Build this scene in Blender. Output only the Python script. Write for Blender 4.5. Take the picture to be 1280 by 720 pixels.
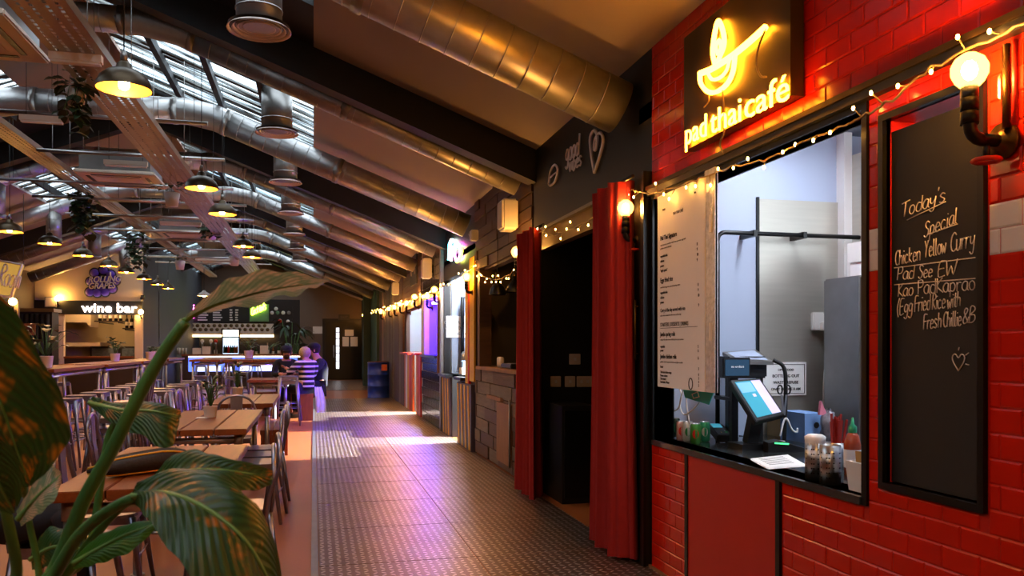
import bpy, bmesh, math, random
from mathutils import Vector, Matrix
random.seed(7)
for _o in list(bpy.data.objects): bpy.data.objects.remove(_o)
sc = bpy.context.scene
COL = sc.collection
PI = math.pi
# ---------------------------------------------------------------- camera, sky, exposure
F, HC = 995.6, 1.35                       # focal length in px of a 1280 wide frame, camera height
PHI = math.atan(248/F); CP, SP = math.cos(PHI), math.sin(PHI)
cam = bpy.data.cameras.new('camera'); cam.sensor_width = 36; cam.lens = 28.0
cam.shift_y = (433-360)/1280; cam.clip_start = .05; cam.clip_end = 200
cam.dof.use_dof = True; cam.dof.focus_distance = 6.0; cam.dof.aperture_fstop = 9
camo = bpy.data.objects.new('camera', cam); COL.objects.link(camo)
camo.location = (0, 0, HC); camo.rotation_euler = (PI/2, 0, -PHI); sc.camera = camo
world = bpy.data.worlds.new('sky'); sc.world = world; world.use_nodes = True
bg = world.node_tree.nodes['Background']
bg.inputs[0].default_value = (.80, .90, 1.0, 1); bg.inputs[1].default_value = 1.9     # even overcast sky
sc.view_settings.view_transform = 'Standard'; sc.view_settings.look = 'None'
sc.view_settings.gamma = 1; sc.view_settings.use_curve_mapping = False
sc.view_settings.exposure = 1.78
sc.cycles.sample_clamp_indirect = 4; sc.cycles.sample_clamp_direct = 0
sc.cycles.max_bounces = 8; sc.cycles.diffuse_bounces = 4; sc.cycles.glossy_bounces = 4
sc.cycles.transparent_max_bounces = 12; sc.cycles.caustics_reflective = False; sc.cycles.caustics_refractive = False

# ---------------------------------------------------------------- pixel helpers (direction only)
def ray(px, py):
    a, b = (px-640)/F, (433-py)/F
    return Vector((CP*a+SP, -SP*a+CP, b))
def atx(px, py, X): d = ray(px, py); return Vector((0, 0, HC))+d*(X/d.x)
def aty(px, py, Y): d = ray(px, py); return Vector((0, 0, HC))+d*(Y/d.y)
def atz(px, py, Z): d = ray(px, py); return Vector((0, 0, HC))+d*((Z-HC)/d.z)
def atd(px, py, D): return Vector((0, 0, HC))+ray(px, py)*D
def WY(px): return 2115/(px-392)-.4986          # position along the right-hand wall line of a column of the photo

# ---------------------------------------------------------------- materials
def lin(h):
    h = h.lstrip('#'); o = []
    for i in (0, 2, 4):
        v = int(h[i:i+2], 16)/255
        o.append(v/12.92 if v <= .04045 else ((v+.055)/1.055)**2.4)
    return (*o, 1)
MATS = {}
def newmat(name):
    m = bpy.data.materials.new(name); m.use_nodes = True; MATS[name] = m
    nt = m.node_tree; return m, nt, nt.nodes['Principled BSDF']
def pm(name, hexc, rough=.5, metal=0, var=.12, scale=6, bump=0, bscale=40, emit=None, es=0, coat=0, stretch=None, spec=None):
    """procedural principled material: noise-mottled colour, roughness variation and optional bump"""
    m, nt, b = newmat(name); N, L = nt.nodes, nt.links
    c = lin(hexc)
    tc = N.new('ShaderNodeTexCoord'); src = tc.outputs['Object']
    if stretch:
        mp = N.new('ShaderNodeMapping'); mp.inputs['Scale'].default_value = stretch
        L.new(src, mp.inputs[0]); src = mp.outputs[0]
    nz = N.new('ShaderNodeTexNoise'); nz.inputs['Scale'].default_value = scale; nz.inputs['Detail'].default_value = 4
    L.new(src, nz.inputs['Vector'])
    mx = N.new('ShaderNodeMix'); mx.data_type = 'RGBA'
    L.new(nz.outputs['Fac'], mx.inputs[0])
    mx.inputs[6].default_value = (*[x*(1-var*1.6) for x in c[:3]], 1)
    mx.inputs[7].default_value = (*[min(1, x*(1+var*1.6)) for x in c[:3]], 1)
    L.new(mx.outputs[2], b.inputs['Base Color'])
    b.inputs['Roughness'].default_value = rough; b.inputs['Metallic'].default_value = metal
    if spec is not None: b.inputs['Specular IOR Level'].default_value = spec
    if coat: b.inputs['Coat Weight'].default_value = coat; b.inputs['Coat Roughness'].default_value = .1
    if bump:
        n2 = N.new('ShaderNodeTexNoise'); n2.inputs['Scale'].default_value = bscale; L.new(src, n2.inputs['Vector'])
        bp = N.new('ShaderNodeBump'); bp.inputs['Strength'].default_value = bump; bp.inputs['Distance'].default_value = .01
        L.new(n2.outputs['Fac'], bp.inputs['Height']); L.new(bp.outputs[0], b.inputs['Normal'])
    if emit:
        b.inputs['Emission Color'].default_value = lin(emit); b.inputs['Emission Strength'].default_value = es
    return m
def em(name, hexc, s):
    return pm(name, hexc, .4, emit=hexc, es=s, var=0)
# ---------------------------------------------------------------- object helpers
ORG = {}
def org(o): return ORG.get(o.name, Vector((0, 0, 0))) if o else Vector((0, 0, 0))
def tag(o, label=None, cat=None, group=None, kind=None):
    if label: o['label'] = label
    if cat: o['category'] = cat
    if group: o['group'] = group
    if kind: o['kind'] = kind
    return o
def thing(name, label, cat, loc=(0, 0, 0), group=None, rz=0, kind=None):
    o = bpy.data.objects.new(name, None); o.empty_display_size = .1; COL.objects.link(o)
    o.location = loc; o.rotation_euler = (0, 0, rz); ORG[o.name] = Vector(loc)
    return tag(o, label, cat, group, kind)
def struct(name): 
    o = thing(name, None, None); o['kind'] = 'structure'; return o
def copy_tree(o, parent=None):
    c = o.copy(); COL.objects.link(c); c.parent = parent
    for ch in o.children: copy_tree(ch, c)
    return c
def place(proto, first, loc, rz=0, label=None, group=None):
    o = proto if first else copy_tree(proto)
    o.location = loc; o.rotation_euler = (0, 0, rz)
    if label: o['label'] = label
    if group: o['group'] = group
    return o
ORDS = ['nearest', 'second nearest', 'third nearest', 'fourth nearest', 'fifth nearest', 'sixth nearest', 'seventh nearest', 'eighth nearest', 'ninth nearest', 'tenth nearest', 'eleventh nearest', 'twelfth nearest', 'farthest but one', 'farthest']
class MB:
    def __init__(s): s.v = []; s.f = []; s.sm = []; s.uv = None
    def _a(s, vs, fs, smooth=False):
        n = len(s.v); s.v += [Vector(p) for p in vs]
        for f in fs: s.f.append([i+n for i in f]); s.sm.append(smooth)
        return s
    def box(s, x0, x1, y0, y1, z0, z1):
        return s._a([(x0,y0,z0),(x1,y0,z0),(x1,y1,z0),(x0,y1,z0),(x0,y0,z1),(x1,y0,z1),(x1,y1,z1),(x0,y1,z1)],
            [(0,3,2,1),(4,5,6,7),(0,1,5,4),(1,2,6,5),(2,3,7,6),(3,0,4,7)])
    def bar(s, p, q, w, h, up=(0, 0, 1)):
        p, q = Vector(p), Vector(q); d = (q-p).normalized(); u = Vector(up)
        if abs(d.dot(u)) > .95: u = Vector((0, 1, 0))
        a = d.cross(u).normalized()*w/2; b = a.cross(d).normalized()*h/2
        return s._a([p-a-b, p+a-b, p+a+b, p-a+b, q-a-b, q+a-b, q+a+b, q-a+b],
            [(0,1,2,3),(7,6,5,4),(0,4,5,1),(1,5,6,2),(2,6,7,3),(3,7,4,0)])
    def obox(s, o, u, v, w):
        o, u, v, w = map(Vector, (o, u, v, w))
        return s._a([o, o+u, o+u+v, o+v, o+w, o+u+w, o+u+v+w, o+v+w],
            [(0,3,2,1),(4,5,6,7),(0,1,5,4),(1,2,6,5),(2,3,7,6),(3,0,4,7)])
    def tube(s, pts, r, n=8, cap=True, closed=False):
        pts = [Vector(p) for p in pts]; m = len(pts); rs = r if isinstance(r, (list, tuple)) else [r]*m
        vs = []; prev = None
        for i, p in enumerate(pts):
            if closed: t = pts[(i+1) % m]-pts[i-1]
            else: t = pts[min(i+1, m-1)]-pts[max(i-1, 0)]
            if t.length < 1e-9: t = Vector((0, 0, 1))
            t.normalize()
            if prev is None:
                a = t.orthogonal().normalized() if abs(t.z) > .9 else t.cross(Vector((0, 0, 1))).normalized()
            else:
                a = (prev-t*prev.dot(t))
                a = a.normalized() if a.length > 1e-6 else t.orthogonal().normalized()
            prev = a; b = t.cross(a)
            for k in range(n):
                th = 2*PI*k/n; vs.append(p+(a*math.cos(th)+b*math.sin(th))*rs[i])
        fs = []
        for i in range(m if closed else m-1):
            j = (i+1) % m
            for k in range(n): fs.append((i*n+k, i*n+(k+1) % n, j*n+(k+1) % n, j*n+k))
        s._a(vs, fs, True)
        if cap and not closed:
            base = len(s.v)-m*n
            s.f.append([base+k for k in range(n)][::-1]); s.sm.append(False)
            s.f.append([base+(m-1)*n+k for k in range(n)]); s.sm.append(False)
        return s
    def lathe(s, prof, o=(0, 0, 0), n=20, ax=None, smooth=True):
        """prof = [(r, h)...] turned about ax (default z) through o"""
        o = Vector(o); z = Vector(ax or (0, 0, 1)).normalized(); x = z.orthogonal().normalized(); y = z.cross(x)
        vs = []
        for r, h in prof:
            for k in range(n):
                th = 2*PI*k/n; vs.append(o+z*h+(x*math.cos(th)+y*math.sin(th))*max(r, 1e-4))
        fs = [(i*n+k, i*n+(k+1) % n, (i+1)*n+(k+1) % n, (i+1)*n+k) for i in range(len(prof)-1) for k in range(n)]
        return s._a(vs, fs, smooth)
    def ball(s, o, r, n=12, m=8, sc=(1, 1, 1)):
        o = Vector(o); vs = []; fs = []
        for i in range(m+1):
            ph = PI*i/m; rr = max(math.sin(ph), 1e-3)
            for k in range(n):
                th = 2*PI*k/n; vs.append(o+Vector((rr*math.cos(th)*sc[0], rr*math.sin(th)*sc[1], math.cos(ph)*sc[2]))*r)
        for i in range(m):
            for k in range(n): fs.append((i*n+k, (i+1)*n+k, (i+1)*n+(k+1) % n, i*n+(k+1) % n))
        return s._a(vs, fs, True)
    def prism(s, poly, o, u, v, w):
        """polygon in the (u,v) plane at o, extruded along w"""
        o, u, v, w = map(Vector, (o, u, v, w)); n = len(poly)
        vs = [o+u*a+v*b for a, b in poly]; vs += [p+w for p in vs]
        return s._a(vs, [list(range(n))[::-1], list(range(n, 2*n))]+[(i, (i+1) % n, n+(i+1) % n, n+i) for i in range(n)])
    def quad(s, a, b, c, d): return s._a([a, b, c, d], [(0, 1, 2, 3)])
    def mesh(s, name, mat, off=Vector((0, 0, 0))):
        me = bpy.data.meshes.new(name); me.from_pydata([tuple(p-off) for p in s.v], [], s.f)
        me.polygons.foreach_set('use_smooth', s.sm)
        if s.uv:
            ul = me.uv_layers.new(name='UVMap')
            for lp in me.loops: ul.data[lp.index].uv = s.uv[lp.vertex_index]
        if mat: me.materials.append(MATS[mat])
        me.update(); return me
    def build(s, name, mat, parent=None, kind=None, label=None, fix=False, bevel=0):
        o0 = Vector((0, 0, 0)); p = parent
        while p is not None: o0 = o0+org(p); p = p.parent
        me = s.mesh(name, mat, o0)
        if fix or bevel:
            bm = bmesh.new(); bm.from_mesh(me)
            if fix: bmesh.ops.recalc_face_normals(bm, faces=bm.faces)
            if bevel: bmesh.ops.bevel(bm, geom=bm.edges[:], offset=bevel, segments=2, affect='EDGES', clamp_overlap=True)
            bm.to_mesh(me); bm.free()
        o = bpy.data.objects.new(name, me); COL.objects.link(o); o.parent = parent
        if kind: o['kind'] = kind
        if label: o['label'] = label
        return o
def inst(name, me, parent, loc, rot=None):
    o = bpy.data.objects.new(name, me); COL.objects.link(o); o.parent = parent; o.location = loc
    if rot: o.rotation_euler = rot
    return o
def solo(mb, name, mat, label, cat, group=None, **k):
    """thing that is a single mesh; origin at its base centre"""
    xs = [p.x for p in mb.v]; ys = [p.y for p in mb.v]; zs = [p.z for p in mb.v]
    b = Vector(((min(xs)+max(xs))/2, (min(ys)+max(ys))/2, min(zs)))
    me = mb.mesh(name, mat, b)
    bv = k.get('bevel', 0)
    if bv or k.get('fix'):
        bm = bmesh.new(); bm.from_mesh(me)
        if k.get('fix'): bmesh.ops.recalc_face_normals(bm, faces=bm.faces)
        if bv: bmesh.ops.bevel(bm, geom=bm.edges[:], offset=bv, segments=2, affect='EDGES', clamp_overlap=True)
        bm.to_mesh(me); bm.free()
    o = bpy.data.objects.new(name, me); COL.objects.link(o); o.location = b; ORG[o.name] = b
    return tag(o, label, cat, group)
def arc(c, r, a0, a1, n, u=(1, 0, 0), v=(0, 0, 1)):
    c, u, v = Vector(c), Vector(u), Vector(v)
    return [c+u*r*math.cos(a0+(a1-a0)*i/n)+v*r*math.sin(a0+(a1-a0)*i/n) for i in range(n+1)]
def spline(pts, n=8):
    """Catmull-Rom through points"""
    P = [Vector(p) for p in pts]; P = [P[0]*2-P[1]]+P+[P[-1]*2-P[-2]]; out = []
    for i in range(1, len(P)-2):
        a, b, c, d = P[i-1:i+3]
        for k in range(n):
            t = k/n; out.append(.5*((2*b)+(c-a)*t+(2*a-5*b+4*c-d)*t*t+(3*b-a-3*c+d)*t**3))
    return out+[P[-2].copy()]
def sag(p, q, d, n=10):
    p, q = Vector(p), Vector(q)
    return [p.lerp(q, i/n)-Vector((0, 0, d*4*(i/n)*(1-i/n))) for i in range(n+1)]
# ---------------------------------------------------------------- lettering
def text(name, s, size, mat, parent, o, u, v, depth=.002, bold=0, shear=0, align='LEFT', spacing=1, squash=1):
    cu = bpy.data.curves.new(name, 'FONT'); cu.body = s; cu.size = size; cu.extrude = depth; cu.offset = bold*size
    cu.shear = shear; cu.align_x = align; cu.space_character = spacing; cu.resolution_u = 3
    t = bpy.data.objects.new(name, cu); COL.objects.link(t)
    dg = bpy.context.evaluated_depsgraph_get(); me = bpy.data.meshes.new_from_object(t.evaluated_get(dg))
    bpy.data.objects.remove(t); bpy.data.curves.remove(cu)
    u, v, o = Vector(u).normalized(), Vector(v).normalized(), Vector(o); w = u.cross(v)
    off = Vector((0, 0, 0)); p = parent
    while p is not None: off = off+org(p); p = p.parent
    for x in me.vertices: x.co = o+u*x.co.x*squash+v*x.co.y+w*x.co.z-off
    me.materials.clear(); me.materials.append(MATS[mat]); me.name = name
    ob = bpy.data.objects.new(name, me); COL.objects.link(ob); ob.parent = parent; return ob
def ell(cx, cy, rx, ry, n=12, a0=PI/2): return [(cx+rx*math.cos(a0+2*PI*i/n), cy+ry*math.sin(a0+2*PI*i/n)) for i in range(n+1)]
GL = {
'a': [[(.45,.55),(.25,.62),(.05,.4),(.05,.15),(.2,0),(.38,.1),(.46,.55),(.45,.1),(.55,0)]],
'b': [[(.05,1),(.05,0),(.3,0),(.45,.25),(.35,.55),(.08,.5)]], 'c': [[(.42,.5),(.25,.6),(.05,.4),(.05,.15),(.2,0),(.42,.08)]],
'd': [[(.45,.5),(.2,.6),(.05,.35),(.08,.08),(.28,0),(.45,.2),(.48,1),(.46,0)]],
'e': [[(.05,.3),(.42,.35),(.38,.55),(.2,.6),(.05,.35),(.1,.06),(.28,0),(.45,.1)]],
'f': [[(.4,.95),(.25,1),(.18,.8),(.15,0)],[(0,.55),(.35,.58)]],
'g': [[(.45,.5),(.22,.6),(.05,.35),(.15,.1),(.4,.2),(.46,.55),(.42,-.2),(.2,-.35),(.03,-.22)]],
'h': [[(.08,1),(.05,0)],[(.05,.4),(.25,.6),(.42,.45),(.42,0)]], 'i': [[(.1,.6),(.1,0)],[(.1,.82),(.12,.88)]],
'k': [[(.08,1),(.05,0)],[(.4,.6),(.08,.28),(.42,0)]], 'l': [[(.1,1),(.08,.1),(.2,0)]],
'n': [[(.05,.6),(.05,0)],[(.05,.4),(.25,.6),(.42,.45),(.42,0)]], 'o': [ell(.25,.3,.21,.3)],
'p': [[(.08,.6),(.03,-.35)],[(.07,.5),(.3,.6),(.45,.35),(.3,.02),(.06,.08)]],
'r': [[(.05,.6),(.05,0)],[(.05,.4),(.2,.58),(.38,.55)]], 's': [[(.4,.52),(.22,.62),(.06,.48),(.22,.32),(.4,.18),(.25,0),(.03,.08)]],
't': [[(.2,.95),(.18,.1),(.35,0)],[(0,.62),(.38,.65)]], 'u': [[(.05,.6),(.08,.1),(.25,0),(.42,.2)],[(.44,.6),(.44,0)]],
'v': [[(.03,.6),(.22,0),(.42,.6)]], 'w': [[(0,.6),(.12,0),(.26,.45),(.4,0),(.55,.6)]],
'y': [[(.05,.6),(.08,.25),(.25,.2),(.42,.4)],[(.45,.6),(.38,-.2),(.2,-.35),(.03,-.22)]],
'T': [[(-.05,.95),(.6,1.02)],[(.28,.98),(.22,0)]], 'S': [[(.5,.85),(.3,1),(.1,.85),(.2,.6),(.42,.4),(.38,.1),(.15,-.02),(0,.12)]],
'C': [[(.55,.85),(.35,1),(.1,.8),(.03,.4),(.15,.08),(.35,0),(.58,.12)]], 'Y': [[(0,1),(.2,.55)],[(.45,1),(.2,.5),(.12,0)]],
'P': [[(.08,1),(.05,0)],[(.05,.95),(.4,1),(.5,.75),(.35,.5),(.08,.48)]], 'E': [[(.5,1),(.08,.97),(.05,0),(.5,.02)],[(.06,.5),(.4,.52)]],
'W': [[(0,1),(.15,0),(.35,.6),(.55,0),(.75,1)]], 'K': [[(.08,1),(.05,0)],[(.5,1),(.08,.45),(.55,0)]],
'F': [[(.5,1),(.08,.97),(.05,0)],[(.06,.52),(.4,.55)]], 'R': [[(.05,0),(.08,1),(.4,1),(.48,.75),(.1,.5),(.5,0)]],
'B': [[(.05,0),(.08,1),(.38,1),(.45,.75),(.1,.52),(.45,.45),(.5,.15),(.3,0),(.05,0)]], '(': [[(.25,1.1),(.08,.7),(.05,.3),(.2,-.15)]],
'&': [[(.5,0),(.1,.75),(.25,1),(.38,.8),(.05,.3),(.15,0),(.4,.1),(.52,.4)]], "'": [[(.1,1.1),(.05,.88)]], ' ': [], 
}
ADV = {'i': .24, 'l': .3, "'": .2, ' ': .35, 'w': .64, 'W': .85, 'T': .6, 'r': .42, 't': .42, 'f': .42, '(': .35}
def strokes(s, size, o, u, v, r, mb, shear=.1, spacing=1, squash=1, n=5):
    o, u, v = Vector(o), Vector(u), Vector(v); x = 0
    for ch in s:
        for st in GL[ch]:
            P = [o+u*((x+a+b*shear)*size*squash)+v*(b*size) for a, b in st]
            mb.tube(spline(P, 3) if len(P) > 2 else P, r, n)
        x += ADV.get(ch, .55)*spacing
    return x*size*squash
# ---------------------------------------------------------------- material library
pm('resin_floor', '#9A5428', .38, var=.15, scale=1.2, bump=.05)
pm('black_paint', '#0E0C0B', .5, var=.2); pm('black_roof', '#0B0A0A', .7, var=.2)
pm('black_metal', '#0C0C0D', .35, .3, var=.1); pm('iron_pipe', '#171311', .4, .6, var=.3, scale=30, bump=.15)
pm('ceiling_board', '#A39894', .75, var=.05, scale=1); pm('ridge_board', '#8E7768', .8, var=.08, scale=2)
pm('galvanised', '#A8A6A4', .38, .8, var=.16, scale=9, bump=.04, bscale=8)
pm('galvanised_flat', '#8C8985', .4, .8, var=.12, scale=8)
pm('steel', '#B5B5B5', .28, .95, var=.06, scale=3, stretch=(1, 1, 14)); pm('brushed_panel', '#B0ACA2', .38, .55, var=.06, scale=3, stretch=(1, 1, 14)); pm('steel_pipe', '#A9A6A2', .32, .9, var=.1)
pm('gun_metal', '#8A8794', .3, .95, var=.12, scale=8)
pm('red_tile', '#D01E08', .2, var=.1, scale=4, bump=.06, bscale=14, spec=.35)
pm('red_grout', '#BE1A0A', .35, var=.1); pm('white_tile', '#E6DED8', .22, var=.04, bump=.05, bscale=14)
pm('red_board', '#C01A08', .42, var=.06, scale=1.5)
pm('white_grout', '#C9C2BB', .6); pm('chalkboard', '#151413', .6, var=.25, scale=2.5)
pm('chalk', '#E4DFD8', .9, var=.1, scale=60); pm('dark_taupe', '#6C5B4D', .7, var=.08, scale=1)
pm('slate_wall', '#39393E', .7, var=.1, scale=1); pm('cream_wall', '#CDB894', .75, var=.06, scale=1.5)
pm('brown_wall', '#3A2A1E', .7, var=.15, scale=2); pm('green_wall', '#16382F', .55, var=.12, scale=2)
pm('wood_top', '#7C4014', .42, var=.3, scale=3.5, bump=.12, bscale=9, stretch=(9, .7, 9))
pm('wood_top_x', '#7C4014', .42, var=.3, scale=3.5, bump=.12, bscale=9, stretch=(.7, 9, 9))
pm('wood_bench', '#8A4520', .45, var=.25, scale=4, bump=.1, stretch=(6, 6, 1))
pm('plank_brown', '#4A2F1E', .6, var=.35, scale=4, bump=.3, bscale=12, stretch=(1, 1, 7))
pm('plank_grey', '#6A5B4E', .7, var=.3, scale=4, bump=.3, bscale=12, stretch=(1, 1, 7))
pm('plank_tan', '#8A5B34', .6, var=.3, scale=4, bump=.3, bscale=12, stretch=(1, 6, 1))
pm('red_curtain', '#A01810', .85, var=.1, scale=20, bump=.2, bscale=120)
pm('white_plastic', '#E3E0DC', .4, var=.03); pm('cream_plastic', '#D9C9B5', .45, var=.04)
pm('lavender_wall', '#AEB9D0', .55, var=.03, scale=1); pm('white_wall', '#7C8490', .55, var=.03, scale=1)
pm('counter_black', '#2C3031', .14, var=.3, scale=25, coat=.4)
pm('grey_wall', '#46423F', .7, var=.1, scale=2); pm('ochre', '#6B5426', .6, var=.15)
pm('yellow_paint', '#D9A520', .5, var=.08); pm('orange_paint', '#B9531C', .5, var=.12); pm('purple_grey', '#4A4150', .5)
pm('dark_tile', '#15141B', .15, var=.3, scale=8); pm('blue_drum', '#1B3796', .4, .2, var=.15); pm('rust', '#5A2A16', .7, var=.3)
pm('terracotta_white', '#DCD2C8', .55, var=.04); pm('soil', '#1D130C', .95, var=.4, scale=60, bump=.6)
pm('leaf_small', '#213C16', .45, var=.35, scale=14); pm('leaf_ivy', '#22371A', .5, var=.4, scale=18); pm('stem_green', '#3F6A30', .5, var=.2)
pm('brass_dark', '#59421F', .35, .9, var=.15); pm('lamp_inside', '#E0A040', .35, .6, var=.05)
pm('cord_black', '#070707', .6); pm('wire_warm', '#8A7450', .5); pm('grey_box', '#85807C', .6)
pm('paper', '#F6F5F3', .7, var=.02); pm('print_black', '#1A1817', .8, var=0); pm('print_grey', '#6F6A66', .8, var=0)
em('bulb_core', '#FFB868', 470); em('bulb_pendant', '#FFB46A', 260); em('led_green', '#4CFF8A', .6); em('neon_warm', '#FF9A1C', 17); em('neon_white', '#FFE9D8', 4); em('neon_pink', '#FF5AD8', 9)
em('neon_yellow', '#E8FF3A', 5); em('neon_green', '#4CFF8A', 7); em('neon_cyan', '#4AD8FF', 7)
em('fairy', '#FFB14A', 30); em('bulb_far', '#FFC266', 60)
em('tube_cold', '#E8F2FF', 15); em('tube_stall', '#E8F2FF', 60); em('blue_light', '#4420FF', 190); em('bar_blue', '#4E6BFF', .8); em('lightbox', '#FFF4E4', .9)
def shell_mat():
    m, nt, b = newmat('bulb_glass'); N, L = nt.nodes, nt.links; N.remove(b)
    t = N.new('ShaderNodeBsdfTransparent'); t.inputs[0].default_value = (1, .86, .55, 1)
    e = N.new('ShaderNodeEmission'); e.inputs[0].default_value = lin('#FFB245'); e.inputs[1].default_value = 5
    mx = N.new('ShaderNodeMixShader'); mx.inputs[0].default_value = .45
    L.new(t.outputs[0], mx.inputs[1]); L.new(e.outputs[0], mx.inputs[2]); L.new(mx.outputs[0], N['Material Output'].inputs[0])
shell_mat()
def plate_mat():
    """five-bar style tread plate: elongated lugs alternating in direction, as relief"""
    m, nt, b = newmat('tread_plate'); N, L = nt.nodes, nt.links
    tc = N.new('ShaderNodeTexCoord'); sx = N.new('ShaderNodeSeparateXYZ'); L.new(tc.outputs['Object'], sx.inputs[0])
    def M(op, a, b_=None):
        n = N.new('ShaderNodeMath'); n.operation = op
        for i, x in enumerate((a, b_)):
            if x is None: continue
            if isinstance(x, (int, float)): n.inputs[i].default_value = x
            else: L.new(x, n.inputs[i])
        return n.outputs[0]
    S = .05
    u, v = M('DIVIDE', sx.outputs[0], S), M('DIVIDE', sx.outputs[1], S)
    fu, fv = M('SUBTRACT', M('FRACT', u), .5), M('SUBTRACT', M('FRACT', v), .5)
    par = M('FLOORED_MODULO', M('ADD', M('FLOOR', u), M('FLOOR', v)), 2.0)
    sg = M('SUBTRACT', M('MULTIPLY', par, 2), 1.0)
    a = M('ADD', fu, M('MULTIPLY', sg, fv)); c = M('SUBTRACT', fu, M('MULTIPLY', sg, fv))
    e = M('ADD', M('POWER', M('DIVIDE', a, .58), 2.0), M('POWER', M('DIVIDE', c, .22), 2.0))
    rp = N.new('ShaderNodeMapRange'); rp.inputs[1].default_value = .55; rp.inputs[2].default_value = 1.1; rp.inputs[3].default_value = 1; rp.inputs[4].default_value = 0
    L.new(e, rp.inputs[0])
    bp = N.new('ShaderNodeBump'); bp.inputs['Strength'].default_value = .9; bp.inputs['Distance'].default_value = .003
    L.new(rp.outputs[0], bp.inputs['Height']); L.new(bp.outputs[0], b.inputs['Normal'])
    nz = N.new('ShaderNodeTexNoise'); nz.inputs['Scale'].default_value = 3; nz.inputs['Detail'].default_value = 5; L.new(tc.outputs['Object'], nz.inputs['Vector'])
    mx = N.new('ShaderNodeMix'); mx.data_type = 'RGBA'; L.new(rp.outputs[0], mx.inputs[0])
    mx.inputs[6].default_value = lin('#6C5448'); mx.inputs[7].default_value = lin('#CCBEB4')
    L.new(mx.outputs[2], b.inputs['Base Color']); b.inputs['Metallic'].default_value = .75
    mr = N.new('ShaderNodeMapRange'); mr.inputs[3].default_value = .26; mr.inputs[4].default_value = .48; L.new(nz.outputs['Fac'], mr.inputs[0])
    L.new(mr.outputs[0], b.inputs['Roughness'])
plate_mat()
def sky_sheet():
    """ribbed translucent roof sheet: clear ribs let the sky through, dirty furrows stay opaque"""
    m, nt, b = newmat('skylight_sheet'); N, L = nt.nodes, nt.links; N.remove(b)
    tc = N.new('ShaderNodeTexCoord'); mp = N.new('ShaderNodeMapping'); mp.inputs['Scale'].default_value = (.5, 11, .5); L.new(tc.outputs['Object'], mp.inputs[0])
    nz = N.new('ShaderNodeTexNoise'); nz.inputs['Scale'].default_value = 1; nz.inputs['Detail'].default_value = 3; L.new(mp.outputs[0], nz.inputs['Vector'])
    cr = N.new('ShaderNodeMapRange'); cr.inputs[1].default_value = .44; cr.inputs[2].default_value = .52; L.new(nz.outputs['Fac'], cr.inputs[0])
    t = N.new('ShaderNodeBsdfTransparent'); t.inputs[0].default_value = (.78, .82, .84, 1)
    d = N.new('ShaderNodeBsdfDiffuse'); d.inputs[0].default_value = lin('#6A6A66')
    mx = N.new('ShaderNodeMixShader'); L.new(cr.outputs[0], mx.inputs[0]); L.new(d.outputs[0], mx.inputs[1]); L.new(t.outputs[0], mx.inputs[2])
    L.new(mx.outputs[0], N['Material Output'].inputs[0])
sky_sheet()
# ---------------------------------------------------------------- shell
XR, XL, YN, YF = 2.0, -6.7, -2.5, 33.0
ZE, TS, XRIDGE = 3.17, .386, -2.35
def roofz(X): return ZE+TS*(XR-X) if X >= XRIDGE else ZE+TS*(X-XL)
fl = struct('floor')
MB().box(XL-.3, 5, YN-.3, YF+.3, -.15, 0).build('slab', 'resin_floor', fl)
wk = MB().box(.004, .974, .004, .996, 0, .005).mesh('plate', 'tread_plate')
for j in range(-2, 32):
    if 20 < j < 25: continue
    for i in range(2): inst('plate', wk, fl, (.03+i*.978, j, .001))
MB().box(-.015, .028, -2, 21, 0, .012).build('trim_1', 'galvanised_flat', None, 'structure')
MB().box(1.985, 2.0, 4.2, 4.56, 0, .02).build('trim_2', 'plank_tan', None, 'structure')
ce = struct('ceiling'); RAFT = [2.0, 7.2, 12.4, 17.7, 23.0, 28.2]
edges = [YN]+RAFT+[YF]
def slab(xa, xb, ya, yb, name, mat, par, th=.06, up=0):
    za, zb = roofz(xa)+up, roofz(xb)+up
    return MB()._a([(xa,ya,za),(xb,ya,zb),(xb,yb,zb),(xa,yb,za),(xa,ya,za+th),(xb,ya,zb+th),(xb,yb,zb+th),(xa,yb,za+th)],
        [(0,3,2,1),(4,5,6,7),(0,1,5,4),(1,2,6,5),(2,3,7,6),(3,0,4,7)]).build(name, mat, par, fix=True)
wn = 0
for a, b in zip(edges[:-1], edges[1:]):
    slab(0, XR+.1, a, b, 'panel', 'ceiling_board', ce)
    slab(XL-.1, -4.7, a, b, 'panel', 'ceiling_board', ce)
    slab(XRIDGE, -2.2, a, b, 'ridge_panel', 'ridge_board', ce); slab(-3.4, XRIDGE, a, b, 'ridge_panel', 'ridge_board', ce)
    ya, yb = (a+1.25, b-.95) if b-a > 4 else (a+.8, b-.8)
    for x0, x1 in ((-2.2, 0), (-4.7, -3.4)):
        slab(x0, x1, a, ya, 'roof_sheet', 'black_roof', ce); slab(x0, x1, yb, b, 'roof_sheet', 'black_roof', ce)
        wn += 1; w = struct('window_%d' % wn)
        mb = MB(); n = int((yb-ya)/.038); vs = []
        for i in range(n+1):
            y = ya+(yb-ya)*i/n; dz = .02*math.cos(PI*i)
            vs += [(x0, y, roofz(x0)+.05+dz), (x1, y, roofz(x1)+.05+dz)]
        mb._a(vs, [(2*i, 2*i+1, 2*i+3, 2*i+2) for i in range(n)]).build('skylight_sheet', 'skylight_sheet', w)
        for k in range(1, 4):
            x = x0+(x1-x0)*k/4; z = roofz(x)-.02
            MB().box(x-.03, x+.03, ya, yb, z-.06, z+.04).build('purlin', 'black_roof', w)
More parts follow.
